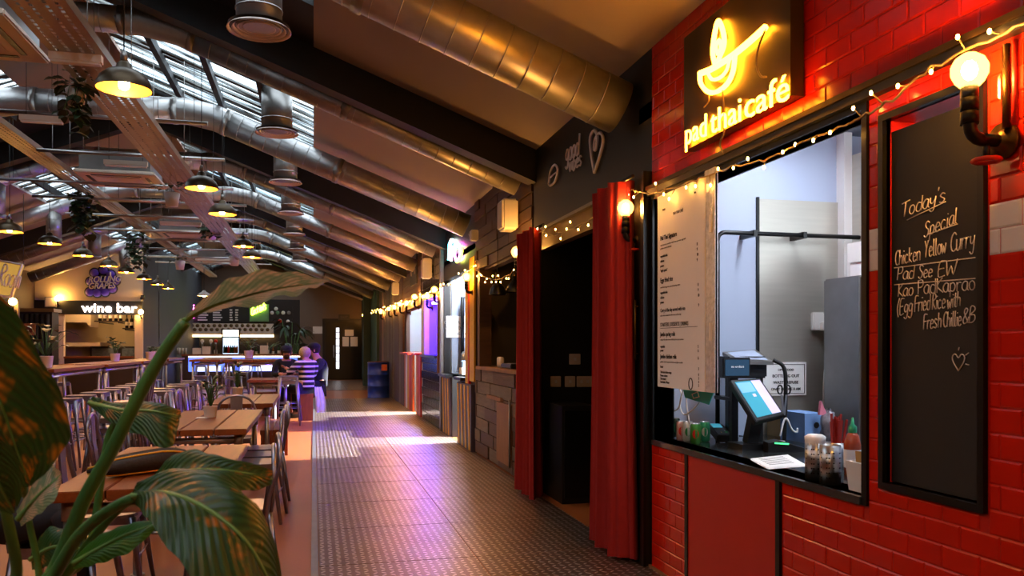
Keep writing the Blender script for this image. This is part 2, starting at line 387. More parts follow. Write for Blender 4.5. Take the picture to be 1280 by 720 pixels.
for y in [-1.5]+RAFT:
    for xs in ((XRIDGE, XR+.02), (XL-.02, XRIDGE)):
        za, zb = roofz(xs[0]), roofz(xs[1]); D = .3
        MB()._a([(xs[0],y-.1,za-D),(xs[1],y-.1,zb-D),(xs[1],y+.1,zb-D),(xs[0],y+.1,za-D),(xs[0],y-.1,za),(xs[1],y-.1,zb),(xs[1],y+.1,zb),(xs[0],y+.1,za)],
            [(0,3,2,1),(4,5,6,7),(0,1,5,4),(1,2,6,5),(2,3,7,6),(3,0,4,7)]).build('rafter', 'black_paint', ce, fix=True)
def gable(y0, y1, name, mat):
    MB().prism([(XL-.3, 0), (5, 0), (5, 3.2), (XR, ZE+.05), (XRIDGE, roofz(XRIDGE)+.05), (XL-.3, ZE)], (0, y0, 0), (1, 0, 0), (0, 0, 1), (0, y1-y0, 0)).build(name, mat, None, 'structure', fix=True)
gable(YF, YF+.2, 'wall_back', 'dark_taupe'); gable(YN-.2, YN, 'wall_front', 'dark_taupe')
MB().box(XL-.2, XL, YN, YF, 0, ZE).build('wall_left', 'brown_wall', None, 'structure')
# ---------------------------------------------------------------- red tiled stall (right foreground)
Ya, Yb = YN, 4.5                                  # extent along the wall
TW, TH = .152, .0772
HZ0, HZ1, HY0, HY1 = .787, 2.235, 2.576, 4.466        # serving hatch opening
BZ0, BZ1, BY0, BY1 = .862, 2.16, atx(1221, 400, 1.982).y, atx(1103, 400, 1.982).y        # chalkboard niche
wr = struct('wall_right')
def wall_with_holes(par, name, mat, x0, x1, y0, y1, z0, z1, holes):
    ys = sorted({y0, y1, *[h[0] for h in holes], *[h[1] for h in holes]})
    mb = MB()
    for a, b in zip(ys[:-1], ys[1:]):
        hs = sorted([h for h in holes if h[0] <= a+1e-6 and h[1] >= b-1e-6], key=lambda h: h[2]); z = z0
        for h in hs:
            if h[2] > z: mb.box(x0, x1, a, b, z, h[2])
            z = h[3]
        if z < z1: mb.box(x0, x1, a, b, z, z1)
    return mb.build(name, mat, par)
HOLES = [(HY0, HY1, HZ0, HZ1), (BY0, BY1, BZ0, BZ1)]
wall_with_holes(wr, 'backing', 'red_grout', XR, XR+.12, Ya, Yb, 0, 3.35, HOLES)
def tile_mesh(mat, w=TW, h=TH):
    w, h, d, b = w-.0014, h-.0014, .0032, .006
    return MB()._a([(0,0,0),(0,w,0),(0,w,h),(0,0,h),(-d,b,b),(-d,w-b,b),(-d,w-b,h-b),(-d,b,h-b)], [(4,7,6,5),(0,4,5,1),(1,5,6,2),(2,6,7,3),(3,7,4,0)]).mesh('tile', mat)
tm, tw_ = tile_mesh('red_tile'), tile_mesh('white_tile'); cand = []
ROWW = (21, 22)                                    # the white band is two courses high
zoff = 1.627-21*TH
PANEL = (3.13, 4.02)                               # plain door panel below the counter
BLOCK = [(h[0]-.03, h[1]+.03, h[2]-.032, h[3]+.032) for h in HOLES]+[(-9, 9, 2.26, 2.314), (PANEL[0]-.017, PANEL[1]+.017, -1, HZ0)]
def trim(y, y1, z, z1):
    for h in BLOCK:
        if y1 > h[0] and y < h[1] and z1 > h[2] and z < h[3]:
            opt = [(y, h[0], z, z1), (h[1], y1, z, z1), (y, y1, z, h[2]), (y, y1, h[3], z1)]
            opt = [o for o in opt if o[1]-o[0] > .022 and o[3]-o[2] > .022 and o[0] >= y-1e-6 and o[1] <= y1+1e-6 and o[2] >= z-1e-6 and o[3] <= z1+1e-6]
            if not opt: return None
            y, y1, z, z1 = max(opt, key=lambda o: (o[1]-o[0])*(o[3]-o[2]))
    return y, y1, z, z1
for r in range(-21, 21):
    r += 0; z = zoff+(r+21)*TH
    if z+TH > 3.32: continue
    y = .9+(TW/2 if r % 2 else 0)
    while y < Yb-.02:
        q = trim(y, min(y+TW, Yb), max(z, .01), z+TH)
        if q and q[1]-q[0] > .02 and q[3]-q[2] > .02:
            yc, zc = (q[0]+q[1])/2, (q[2]+q[3])/2; d = .2419*2+.97*yc; px = 392+2052/d; py = 433-(zc-1.35)*F/d
            full = abs((q[1]-q[0])-TW) < 1e-4 and abs((q[3]-q[2])-TH) < 1e-4
            cand.append((not (-40 < py < 760 and px < 1320), d, r+21, q, full))
        y += TW
cand.sort(key=lambda c: c[:2]); rest = {'red_tile': MB(), 'white_tile': MB()}
for k, (nv, d, r, q, full) in enumerate(cand):
    mat = 'white_tile' if r in ROWW else 'red_tile'; y, z = q[0], q[2]
    me = (tw_ if r in ROWW else tm) if full else tile_mesh(mat, q[1]-q[0], q[3]-q[2])
    if k < 300: inst('tile', me, wr, (XR-.0005, y+.001+random.uniform(-.0004, .0004), z+.001), (random.uniform(-.003, .003), 0, random.uniform(-.004, .004)))
    else: rest[mat]._a([Vector(v.co)+Vector((XR-.0005, y+.001, z+.001)) for v in me.vertices], [tuple(p.vertices) for p in me.polygons])
for mat, mb in rest.items():
    if mb.v: mb.build('tile_courses', mat, wr, 'stuff')
MB().box(XR-.008, XR, PANEL[0]+.012, PANEL[1]-.012, .02, HZ0-.03).build('door_panel', 'red_board', wr)
for y in PANEL: MB().box(XR-.014, XR, y-.016, y+.016, 0, HZ0-.03).build('panel_strip', 'black_metal', wr)
# hatch frame, beam and counter
MB().box(XR-.035, XR+.0, .6, Yb, 2.262, 2.312).build('beam', 'black_paint', wr)
MB().box(XR-.045, XR-.03, .6, Yb, 2.295, 2.318).build('beam_edge', 'brass_dark', wr)
fr = struct('window_21')
MB().box(XR-.012, XR+.13, HY0-.028, HY0, HZ0-.03, HZ1+.03).build('window_frame', 'black_metal', fr)
MB().box(XR-.012, XR+.13, HY1, HY1+.03, HZ0-.03, HZ1+.03).build('window_frame', 'black_metal', fr)
MB().box(XR-.012, XR+.13, HY0, HY1, HZ1, HZ1+.03).build('window_frame', 'black_metal', fr)
ct = MB().box(XR-.02, 2.62, HY0, HY1, HZ0-.03, HZ0); ct.box(2.62, 3.03, 3.85, 4.56, HZ0-.03, HZ0)
solo(ct, 'serving_worktop', 'counter_black', 'polished black worktop of the serving hatch in the red tiled wall', 'worktop')
cb = thing('counter_cabinet', 'steel base cabinet under the black worktop behind the red tiles', 'cabinet', (2.4, 3.5, 0))
MB().box(2.13, 2.6, 2.6, 4.55, 0, HZ0-.03).build('body', 'galvanised_flat', cb); MB().box(2.6, 3.0, 3.9, 4.55, 0, HZ0-.03).build('body', 'galvanised_flat', cb)
# chalkboard niche
nb = struct('window_22')
fw = .024
for (a, b, c, d) in ((BY0-fw, BY0, BZ0-fw, BZ1+fw), (BY1, BY1+fw, BZ0-fw, BZ1+fw), (BY0, BY1, BZ0-fw, BZ0), (BY0, BY1, BZ1, BZ1+fw)):
    MB().box(XR-.018, XR+.015, a, b, c, d).build('window_frame', 'black_metal', nb)
MB().box(XR+.0, XR+.24, BY0, BY1, BZ0-.03, BZ0).build('window_sill', 'counter_black', nb)
MB().box(XR+.015, XR+.12, BY1-.004, BY1+.02, BZ0, BZ1).build('reveal', 'red_board', nb); MB().box(XR+.015, XR+.12, BY0-.02, BY0+.004, BZ0, BZ1).build('reveal', 'red_board', nb)
kb = thing('chalkboard', "tall black chalkboard headed Today's Special beside the serving hatch", 'chalkboard', (XR+.1, 2.25, .886))
KX = XR+.017
kb0, kb1 = atx(1222, 400, KX).y, atx(1114, 400, KX).y
MB().box(KX, KX+.02, kb0, kb1, BZ0+.004, 2.12).build('board', 'chalkboard', kb)
MB().box(KX+.02, KX+.04, 2.2, 2.3, BZ0+.004, 2.05).build('prop', 'plank_brown', kb)
def board_pt(px, py): return atx(px, py, KX-.002)
def chalk(s, px, py, px2, py2, size, name='lettering', shear=.1):
    size *= .8; a, b = board_pt(px, py), board_pt(px2, py2); u = b-a; L_ = u.length; u.normalize(); mb = MB()
    w = sum(ADV.get(ch, .55) for ch in s)*size
    strokes(s, size, a, u, (0, 0, 1), .0018, mb, shear, 1, L_/w); mb.build(name, 'chalk', kb)
def bline(*pp):
    mb = MB(); mb.tube([board_pt(*p) for p in pp], .0018, 5); mb.build('chalk_line', 'chalk', kb)
chalk("Today's", 1127, 272, 1183, 251, .062); bline((1134, 275), (1182, 252))
chalk('Special', 1155, 297, 1197, 278, .062); bline((1160, 293), (1197, 280))
chalk('Chicken', 1119, 332, 1151, 325, .065, shear=.05); chalk('Yellow', 1156, 322, 1183, 316, .07, shear=.05); chalk('Curry', 1188, 315, 1219, 308, .075)
bline((1118, 335), (1219, 322)); chalk('Pad', 1121, 350, 1143, 348, .056); chalk('See', 1148, 348, 1166, 346, .056); chalk('EW', 1172, 346, 1197, 342, .06)
bline((1118, 356), (1219, 348)); chalk('Kao', 1122, 371, 1142, 369, .056); chalk('PadKaprao', 1147, 368, 1220, 362, .06, shear=0)
chalk('(Egg', 1121, 394, 1141, 390, .066); chalk('Fried', 1143, 390, 1163, 387, .066); chalk('Rice', 1165, 387, 1182, 385, .062); chalk('with', 1184, 386, 1201, 382, .06)
chalk('Fresh', 1154, 412, 1177, 409, .062); chalk('Chillie', 1179, 409, 1202, 407, .062); chalk('&B', 1203, 405, 1219, 402, .06)
hc = board_pt(1198, 452)
hp = [(0, -.03), (.022, .0), (.024, .018), (.012, .024), (0, .012), (-.012, .024), (-.024, .018), (-.022, 0), (0, -.03)]
MB().tube(spline([hc+Vector((0, -a, b)) for a, b in hp], 3), .0018, 5).build('heart_mark', 'chalk', kb)
bline((1207, 444), (1211, 441)); bline((1207, 455), (1211, 456)); bline((1198, 438), (1199, 434))
# dark store room behind the niche
MB().box(2.12, 3.0, 1.0, 2.52, 0, .02).build('wall_store_floor', 'grey_wall', None, 'structure')
MB().box(3.0, 3.05, 1.0, 2.6, 0, 2.5).build('wall_store_back', 'brushed_panel', None, 'structure')
MB().box(2.12, 3.05, .95, 1.0, 0, 2.5).build('wall_store_side', 'white_wall', None, 'structure')
# ---------------------------------------------------------------- neon sign
ns = thing('neon_sign', 'yellow neon pad thai café sign with noodle bowl on the red tiles', 'sign', (XR-.06, 3.55, 2.42))
MB().box(XR-.075, XR-.012, atx(988, 60, XR-.075).y, atx(855, 120, XR-.075).y, 2.395, 3.0).build('backboard', 'board_dark' if 'board_dark' in MATS else 'black_metal', ns)
pm('sign_brown', '#3A2A12', .35, .4, var=.3, scale=3)
ns.children[0].data.materials[0] = MATS['sign_brown']
SX = XR-.095; U, V3 = Vector((0, -1, 0)), Vector((0, 0, 1))
for wd2, xa, ya, xb2, yb2 in (('pad', 857, 181, 883, 170), ('thai', 888, 168, 926, 152), ('café', 931, 149, 986, 125)):
    na, nb_ = atx(xa, ya, SX), atx(xb2, yb2, SX)
    tn = text('lettering', wd2, .165, 'neon_warm', ns, na, nb_-na, V3, .003, -.004)
    yv = [v.co.y for v in tn.data.vertices]; y0_ = max(yv); wd_ = y0_-min(yv)
    for v in tn.data.vertices: v.co.y = (na.y-org(ns).y)+(v.co.y-y0_)*(na-nb_).length/wd_
def neon(pts, name='tube', mat='neon_warm', r=.012, n=6):
    mb = MB(); mb.tube(spline([atx(a, b, SX) for a, b in pts], n), r, 6); mb.build(name, mat, ns)
neon([(875, 92), (890, 86), (912, 72), (930, 58), (945, 45), (957, 34)], r=.015)
neon([(875, 92), (876, 104), (884, 114), (895, 115), (908, 106), (916, 90), (919, 68)])
neon([(884, 90), (890, 99), (900, 97), (908, 88), (912, 74)], r=.009)
neon([(894, 82), (891, 66), (893, 45), (898, 26), (904, 40), (905, 56), (900, 70), (896, 80)])
neon([(897, 68), (895, 58), (899, 50), (901, 60), (897, 68)], r=.009)
neon([(957, 36), (948, 60), (946, 82), (951, 95), (958, 96)], 'cable', 'wire_warm', .005)
neon([(886, 114), (886, 126), (880, 134)], 'cable', 'wire_warm', .004); neon([(903, 110), (905, 140), (905, 165), (900, 180), (904, 192)], 'cable', 'wire_warm', .004)
sp = thing('wall_vent', 'small black vent panel high on the red tiles', 'vent', (XR-.02, 2.52, 3.02))
MB().box(XR-.03, XR, 2.36, 2.64, 2.925, 3.12).build('panel', 'black_metal', sp); MB().box(XR-.034, XR-.03, 2.485, 2.492, 2.925, 3.12).build('seam', 'galvanised_flat', sp)
# ---------------------------------------------------------------- kitchen behind the hatch
kw = 'wall_kitchen'
MB().box(2.12, 4.6, 4.6, 4.7, 0, 2.75).build(kw+'_side', 'lavender_wall', None, 'structure')
MB().box(4.5, 4.6, 2.4, 4.7, 0, 2.75).build(kw+'_rear', 'lavender_wall', None, 'structure')
MB().box(2.12, 4.6, 2.53, 2.57, 0, 1.9).build(kw+'_near', 'lavender_wall', None, 'structure')
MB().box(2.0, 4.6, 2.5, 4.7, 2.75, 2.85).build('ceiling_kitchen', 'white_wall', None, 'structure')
MB().box(3.36, 3.42, 4.52, 4.6, 1.8, 2.75).build('trim_3', 'white_plastic', None, 'structure')
MB().box(3.42, 4.5, 4.3, 4.6, 0, 2.6).build('wall_kitchen_pier', 'brushed_panel', None, 'structure')
ss = thing('steel_splashback', 'stainless steel splashback sheet on the lavender kitchen wall', 'splashback', (3.1, 4.59, .78))
MB().box(2.78, 3.42, 4.585, 4.599, .78, 2.30).build('sheet', 'brushed_panel', ss); MB().box(2.765, 2.78, 4.58, 4.6, .78, 2.31).build('edge_strip', 'black_metal', ss)
rl = thing('pipe_rail', 'bent black pipe rail running across the kitchen wall', 'rail', (2.55, 4.5, .787))
Yr = 4.45
a = aty(897, 440, Yr); b = aty(1077, 297, Yr); xl = a.x; zt = b.z
MB().tube([(xl, Yr, HZ0), (xl, Yr, zt-.05)]+arc((xl+.05, Yr, zt-.05), .05, PI, PI/2, 5)+[(xl+.2, Yr, zt), (b.x+.3, Yr, zt)], .014, 8).build('pipe', 'black_metal', rl)
for t in (.25, .6): MB().box(xl+t-.012, xl+t+.012, Yr-.02, 4.6, zt-.02, zt+.02).build('bracket', 'black_metal', rl)
fg = thing('fridge', 'tall grey steel fridge at the right of the kitchen', 'fridge', (3.3, 4.2, 0))
MB().box(3.04, 3.75, 3.95, 4.29, 0, 1.76).build('body', 'galvanised_flat', fg, bevel=.01); MB().box(3.06, 3.73, 3.925, 3.95, .12, 1.74).build('door', 'galvanised_flat', fg)
MB().box(3.62, 3.64, 3.89, 3.925, .9, 1.3).build('handle', 'black_metal', fg)
bx = thing('carton', 'white carton with green and blue print standing on the grey fridge', 'box', (3.2, 4.1, 1.76))
MB().box(3.18, 3.42, 4.0, 4.25, 1.76, 1.98).build('body', 'white_plastic', bx)
pm('print_green', '#1E7A3A', .5); pm('print_blue', '#7FA8E0', .5); pm('teal_card', '#20C4BC', .5); pm('card_brown', '#B08A52', .7, var=.1)
MB().lathe([(.0001, 0), (.055, 0), (.055, .003)], (3.24, 3.999, 1.85), 16, (0, -1, 0)).build('round_logo', 'print_green', bx); MB().box(3.29, 3.38, 3.994, 4.0, 1.79, 1.95).build('blue_patch', 'print_blue', bx)
lb = thing('food_tub', 'clear lidded plastic tub on the grey fridge beside the carton', 'tub', (3.07, 4.05, 1.76))
sk = thing('wall_socket', 'white double socket with a hanging flex on the steel splashback', 'socket', (3.05, 4.58, 1.5))
q = aty(1022, 402, 4.585)
MB().box(q.x-.055, q.x+.03, 4.55, 4.585, q.z-.06, q.z+.06).build('plate', 'white_plastic', sk, bevel=.006); MB().box(q.x-.01, q.x+.04, 4.51, 4.55, q.z-.06, q.z-.005).build('plug', 'white_plastic', sk, bevel=.006)
MB().tube(spline([(q.x+.02, 4.53, q.z-.06), (q.x+.035, 4.54, q.z-.2), (q.x+.02, 4.55, q.z-.4), (q.x+.03, 4.56, q.z-.62)], 5), .005, 6).build('flex', 'white_plastic', sk)
MB().box(3.06, 3.16, 3.96, 4.06, 1.76, 1.84).build('tub_body', 'paper', lb); MB().box(3.055, 3.165, 3.955, 4.065, 1.84, 1.855).build('lid', 'white_plastic', lb)
nt_ = thing('kitchen_notice', 'white notice with black border about rubbish hours on the splashback', 'notice', (2.85, 4.57, 1.1))
a, b = aty(951, 453, 4.57), aty(1008, 494, 4.57)
MB().box(a.x, b.x, 4.572, 4.584, b.z, a.z).build('card', 'paper', nt_)
m_ = MB(); e_ = .012
m_.box(a.x+e_, b.x-e_, 4.57, 4.572, a.z-e_-.003, a.z-e_); m_.box(a.x+e_, b.x-e_, 4.57, 4.572, b.z+e_, b.z+e_+.003); m_.box(a.x+e_, a.x+e_+.003, 4.57, 4.572, b.z+e_, a.z-e_); m_.box(b.x-e_-.003, b.x-e_, 4.57, 4.572, b.z+e_, a.z-e_)
m_.build('border', 'print_black', nt_); mid = (a.x+b.x)/2
for i, (t, s) in enumerate((('OPEN FOOD', .02), ('BOTTLING OUT', .027), ('WASTE REFUSE', .027), ('ONLY BEFORE 8 AM', .024))): text('lettering', t, s, 'print_black', nt_, (mid+.015, 4.569, a.z-.055-i*.042), (1, 0, 0), (0, 0, 1), .001, .01, align='CENTER')
kl = thing('ceiling_light', 'long white tube light on the kitchen ceiling', 'light', (3.2, 3.3, 2.7))
MB().box(2.7, 2.86, 2.7, 4.3, 2.70, 2.75).build('housing', 'white_plastic', kl); MB().box(2.72, 2.84, 2.72, 4.28, 2.685, 2.70).build('diffuser', 'tube_cold', kl)
# ---------------------------------------------------------------- black entrance bay
we = struct('wall_right_entrance'); E0, E1 = 4.5, 7.2
MB().box(XR, XR+.1, E0, E1, 2.42, 3.3).build('fascia', 'black_paint', we)
MB().box(XR+.02, XR+.1, E0, E1, 2.23, 2.42).build('lintel', 'ochre', we)
MB().box(XR-.012, XR+.02, E0+.35, E1, 2.395, 2.42).build('lintel_trim', 'grey_box', we)
MB().box(XR-.03, XR+.12, E0+.02, 4.92, 0, 2.42).build('pier', 'black_paint', we)
MB().box(XR-.05, XR-.03, E0+.015, E0+.06, 0, 2.42).build('pier_edge', 'black_metal', we)
MB().box(XR, XR+1.7, 7.05, 7.2, 0, 2.45).build('side_wall', 'black_paint', we)
MB().box(XR+1.6, XR+1.7, E0+.2, 7.2, 0, 2.45).build('rear_wall', 'black_paint', we); MB().box(XR+.1, XR+1.7, 4.7, 4.75, 0, 2.45).build('side_wall', 'black_paint', we)
MB().box(XR+.1, XR+1.7, 4.7, 7.2, 2.42, 2.5).build('soffit', 'black_paint', we)
ph = thing('pull_handle', 'tall slim brass pull handle on the black pier', 'handle', (XR-.06, 4.72, 1.0))
q0, q1 = atx(794, 375, XR-.06), atx(794, 450, XR-.06); yy = q0.y
MB().tube([(XR-.06, yy, q1.z), (XR-.06, yy, q0.z)], .008, 8).build('bar', 'brass_dark', ph)
for z in (q0.z-.04, q1.z+.04): MB().tube([(XR-.06, yy, z), (XR-.03, yy, z)], .006, 6).build('stub', 'brass_dark', ph)
def stroke_sign(name, label, parts):
    t = thing(name, label, 'wall sign', (XR-.02, parts[0][0][0].y, parts[0][0][0].z))
    for pts, r in parts: MB().tube(spline(pts, 4), r, 6).build('tube', 'galvanised_flat' if 0 else 'paper', t)
    return t
def fp(px, py): return atx(px, py, XR-.02)
ht = [(743, 216), (739, 190), (738, 172), (743, 163), (747, 172), (745, 186), (743, 186), (744, 174), (750, 166), (754, 174), (751, 190), (743, 216)]
stroke_sign('heart_sign', 'white heart outline sign on the black fascia', [([fp(*p) for p in ht], .012)])
lp = [(686, 230), (688, 215), (693, 206), (697, 212), (694, 226), (688, 232), (686, 229)]
stroke_sign('lips_sign', 'white lips outline sign on the black fascia', [([fp(*p) for p in lp], .010), ([fp(*p) for p in ((688, 222), (692, 218), (696, 215))], .007)])
gs = thing('script_sign', 'white handwritten script sign between the lips and the heart', 'wall sign', fp(706, 216))
mb = MB(); a, b = fp(707, 203), fp(724, 193); u = (b-a).normalized(); strokes('good', .16, a, u, (0, 0, 1), .008, mb, .15, 1, (b-a).length/(2.2*.16)); mb.build('lettering', 'paper', gs)
mb = MB(); a, b = fp(711, 215), fp(727, 206); u = (b-a).normalized(); strokes('vibes', .12, a, u, (0, 0, 1), .007, mb, .15, 1, (b-a).length/(2.4*.12)); mb.build('lettering', 'paper', gs)
bc = thing('black_cabinet', 'low black cabinet inside the dark entrance bay', 'cabinet', (2.2, 6.7, 0))
MB().box(2.06, 2.36, 6.5, 7.04, 0, .84).build('body', 'black_paint', bc); MB().box(2.08, 2.34, 6.485, 6.5, .05, .80).build('door', 'black_metal', bc)
for i, (px, py, w) in enumerate(((719, 449, .055), (695, 477, .05), (713, 477, .05), (731, 477, .075))):
    q = aty(px, py, 7.03)
    s = thing('light_switch' if i < 3 else 'wall_socket', ['white square switch plate, the highest one in the black bay', 'white square switch plate, leftmost of the low row in the black bay', 'white square switch plate beside the double socket in the black bay', 'white double socket plate in the low row of the black bay'][i], 'socket' if i == 3 else 'switch', (q.x, 7.04, q.z))
    MB().box(q.x-w, q.x+w, 7.035, 7.05, q.z-.05, q.z+.05).build('plate', 'cream_plastic', s, bevel=.004)
    for k in ((-.4, .4) if i == 3 else (0,)): MB().box(q.x+k*w-.012, q.x+k*w+.012, 7.03, 7.036, q.z-.014, q.z+.014).build('rocker', 'white_plastic', s)
# gathered red curtains on either side of the bay
def curtain(y0, y1, x, lab, seed):
    R = random.Random(seed); n = 46; z0, z1 = .03, 2.385
    pts = [(x+.055*math.sin(i/n*PI*5+seed)+.02*math.sin(i*1.7), y0+(y1-y0)*i/n) for i in range(n+1)]
    mb = MB(); vs = []; zs = [z0, .5, 1.1, 1.7, 2.2, z1]
    for k, z in enumerate(zs):
        s = [1.12, 1.05, .98, .94, .92, .95][k]
        for (a, b) in pts: vs.append((x+(a-x)*s, (y0+y1)/2+(b-(y0+y1)/2)*s, z))
    W = n+1; fs = [(k*W+i, k*W+i+1, (k+1)*W+i+1, (k+1)*W+i) for k in range(len(zs)-1) for i in range(n)]
    m = len(vs); vs += [(p[0]+.008, p[1]+.004, p[2]) for p in vs]; fs += [tuple(j+m for j in f[::-1]) for f in fs]
    mb._a(vs, fs, True)
    t = thing('curtain', lab, 'curtain', (x, (y0+y1)/2, z0)); mb.build('cloth', 'red_curtain', t)
    MB().tube([(x+.03, y0-.06, z1+.01), (x+.03, y1+.06, z1+.01)], .012, 8).build('curtain_rod', 'black_metal', t)
    return t
curtain(4.62, 5.12, 1.87, 'long red curtain beside the black pier and the menu', 1)
curtain(6.62, 7.2, 1.88, 'dark red curtain beside the timber stall', 4)
solo(MB().box(1.952, 1.968, 4.87, 4.93, .0, 1.12), 'edge_board', 'cream_plastic', 'pale narrow board standing behind the red curtain', 'board')
# ---------------------------------------------------------------- timber stall
wt = struct('wall_right_timber'); T0, T1 = 7.2, 9.92
Z0, Z1 = 1.11, 2.28; OY0, OY1 = 7.35, 9.55
wall_with_holes(wt, 'backing', 'plank_brown', XR+.03, XR+.12, T0, T1, 0, 3.35, [(OY0, OY1, Z0, Z1)])
R = random.Random(3)
for r in range(7):
    z = 2.3+r*.125; y = T0
    while y < T1-.05:
        L_ = R.uniform(.45, .95); y2 = min(T1, y+L_)
        MB().box(XR-R.uniform(.0, .022), XR+.03, y+.006, y2-.006, z+.006, z+.119).build('plank', 'plank_brown', wt); y = y2
for r in range(7):
    z = .02+r*.15; y = T0
    while y < T1-.05:
        L_ = R.uniform(.4, .8); y2 = min(T1, y+L_)
        MB().box(XR-R.uniform(0, .018), XR+.03, y+.005, y2-.005, z+.004, z+.146).build('plank', R.choice(['plank_brown', 'plank_grey', 'plank_brown']), wt); y = y2
MB().box(XR-.05, XR+.3, OY0-.1, OY1+.15, Z0-.04, Z0).build('worktop', 'plank_tan', wt)
MB().box(XR-.04, XR+.02, 8.4, 9.1, .75, .79).build('ledge', 'plank_tan', wt); MB().box(XR-.035, XR, 8.0, 8.6, .1, .74).build('cupboard_door', 'plank_tan', wt)
MB().tube([(XR-.045, 7.96, .1), (XR-.045, 7.96, .8)], .01, 6).build('conduit', 'galvanised_flat', wt)
MB().box(XR-.03, XR+.03, 9.55, 9.68, Z0, 2.3).build('post', 'plank_brown', wt)
def room(name, y0, y1, mat, depth=2.0, zt=2.6):
    MB().box(XR+depth, XR+depth+.08, y0, y1, 0, zt).build('wall_'+name+'_rear', mat, None, 'structure')
    MB().box(XR+.12, XR+depth, y1-.06, y1, 0, zt).build('wall_'+name+'_side', mat, None, 'structure')
    MB().box(XR+.12, XR+depth, y0, y0+.06, 0, zt).build('wall_'+name+'_near', mat, None, 'structure')
    MB().box(XR+.0, XR+depth, y0, y1, zt, zt+.08).build('ceiling_'+name, mat, None, 'structure')
room('timber', 7.25, 9.9, 'grey_wall')
for px, py in ((622, 355), (643, 352)):
    q = aty(px, py, 8.6); q.z = min(q.z, 2.1)
    t = thing('pendant_lamp', 'black bell pendant lamp inside the timber stall, %s one' % ('left' if px < 630 else 'right'), 'pendant lamp', q, 'bell lamps in the timber stall')
    MB().lathe([(.10, -.12), (.085, -.05), (.05, -.01), (.025, .02), (.022, .06), (.0, .06)], q, 16).build('shade', 'black_metal', t); MB().tube([q+Vector((0, 0, .06)), (q.x, q.y, 2.6)], .004, 5).build('cord', 'cord_black', t)
    MB().lathe([(.023, .06), (.023, .13), (0, .13)], q, 10).build('cap', 'brass_dark', t)
t = thing('till_screen', 'slanted dark till screen on the timber stall counter', 'screen', (2.15, 7.75, Z0))
pm('screen_dark', '#0F1A26', .15, emit='#2C4A66', es=.25); pm('black_plastic', '#101012', .4, var=.1)
MB().obox((2.1, 7.6, Z0+.1), (0, .3, 0), (.12, 0, .24), (.03, 0, -.015)).build('panel', 'black_plastic', t); MB().obox((2.095, 7.615, Z0+.12), (0, .27, 0), (.105, 0, .21), (.004, 0, -.002)).build('display', 'screen_dark', t)
MB().box(2.13, 2.22, 7.68, 7.8, Z0, Z0+.2).build('stand', 'black_plastic', t)
t = thing('card_machine', 'small black card machine lying on the timber stall counter', 'card machine', (2.1, 8.5, Z0)); MB().box(2.05, 2.2, 8.3, 8.75, Z0, Z0+.05).build('body', 'black_plastic', t, bevel=.01); MB().box(2.07, 2.18, 8.4, 8.55, Z0+.05, Z0+.055).build('keys', 'grey_box', t)
for i in range(2): solo(MB().lathe([(0, 0), (.03, 0), (.03, .1), (.02, .12), (0, .12)], (2.08, 8.85+i*.1, Z0), 10), 'shaker', 'white_plastic', 'small pale shaker on the timber counter, %s one' % ('nearer', 'farther')[i], 'shaker', 'shakers on the timber counter')
# ---------------------------------------------------------------- neon noodle stall with striped front
wn_ = struct('wall_right_striped'); S0, S1 = 9.92, 12.55; z0, z1 = .93, 2.38
wall_with_holes(wn_, 'backing', 'black_paint', XR, XR+.1, S0, S1, 0, 3.35, [(10.5, S1-.08, z0, z1), (11.0, 11.7, 0, z0)])
MB().box(XR-.03, XR+.12, 10.28, 10.5, .72, 2.25).build('post', 'yellow_paint', wn_); MB().box(XR-.035, XR+.1, 10.24, 10.3, .6, 2.25).build('post_edge', 'red_board', wn_); MB().box(XR-.04, XR+.1, 10.24, 10.52, .62, .72).build('post_foot', 'red_board', wn_)
MB().box(XR-.025, XR+.1, 9.93, 10.24, .9, 2.5).build('post', 'yellow_paint', wn_)
MB().box(XR-.1, XR+.5, 10.5, 11.0, z0-.04, z0).build('worktop', 'black_metal', wn_); MB().box(XR-.1, XR+.5, 11.7, S1-.08, z0-.04, z0).build('worktop', 'black_metal', wn_)
def stripes(y0, y1, x, n, zt):
    MB().box(x, XR, y0, y1, 0, zt).build('front_board', 'purple_grey', wn_)
    for i in range(n):
        a = y0+(y1-y0)*(i+.2)/n; w = (y1-y0)/n*.35
        MB()._a([(x-.006, a, .02), (x-.006, a+w, .02), (x-.006, a+w+.1, zt-.02), (x-.006, a+.1, zt-.02), (x, a, .02), (x, a+w, .02), (x, a+w+.1, zt-.02), (x, a+.1, zt-.02)], [(0,3,2,1),(0,1,5,4),(1,2,6,5),(2,3,7,6),(3,0,4,7)]).build('stripe', 'yellow_paint', wn_, fix=True)
stripes(9.95, 10.95, XR-.06, 4, .86); stripes(11.75, 12.45, XR-.03, 3, .88)
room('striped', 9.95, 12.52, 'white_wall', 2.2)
q = atx(576, 415, 3.5)
t = thing('stall_notice', 'white notice sheet on the wall inside the striped stall', 'notice', (3.6, 12.44, 1.5))
a, b = aty(558, 395, 12.44), aty(586, 422, 12.44); MB().box(a.x, b.x, 12.445, 12.455, b.z, a.z).build('sheet', 'paper', t)
for i in range(3): text('lettering', ['CASH OR CARD', 'PLEASE ORDER', 'AT THIS TILL'][i], .06, 'print_grey', t, ((a.x+b.x)/2, 12.443, a.z-.12-i*.09), (1, 0, 0), (0, 0, 1), .001, .01, align='CENTER')
t = thing('noodle_neon', 'multicoloured neon fo sign on the black fascia', 'neon sign', (XR-.04, 11.4, 2.75))
def np_(px, py): return atx(px, py, XR-.04)
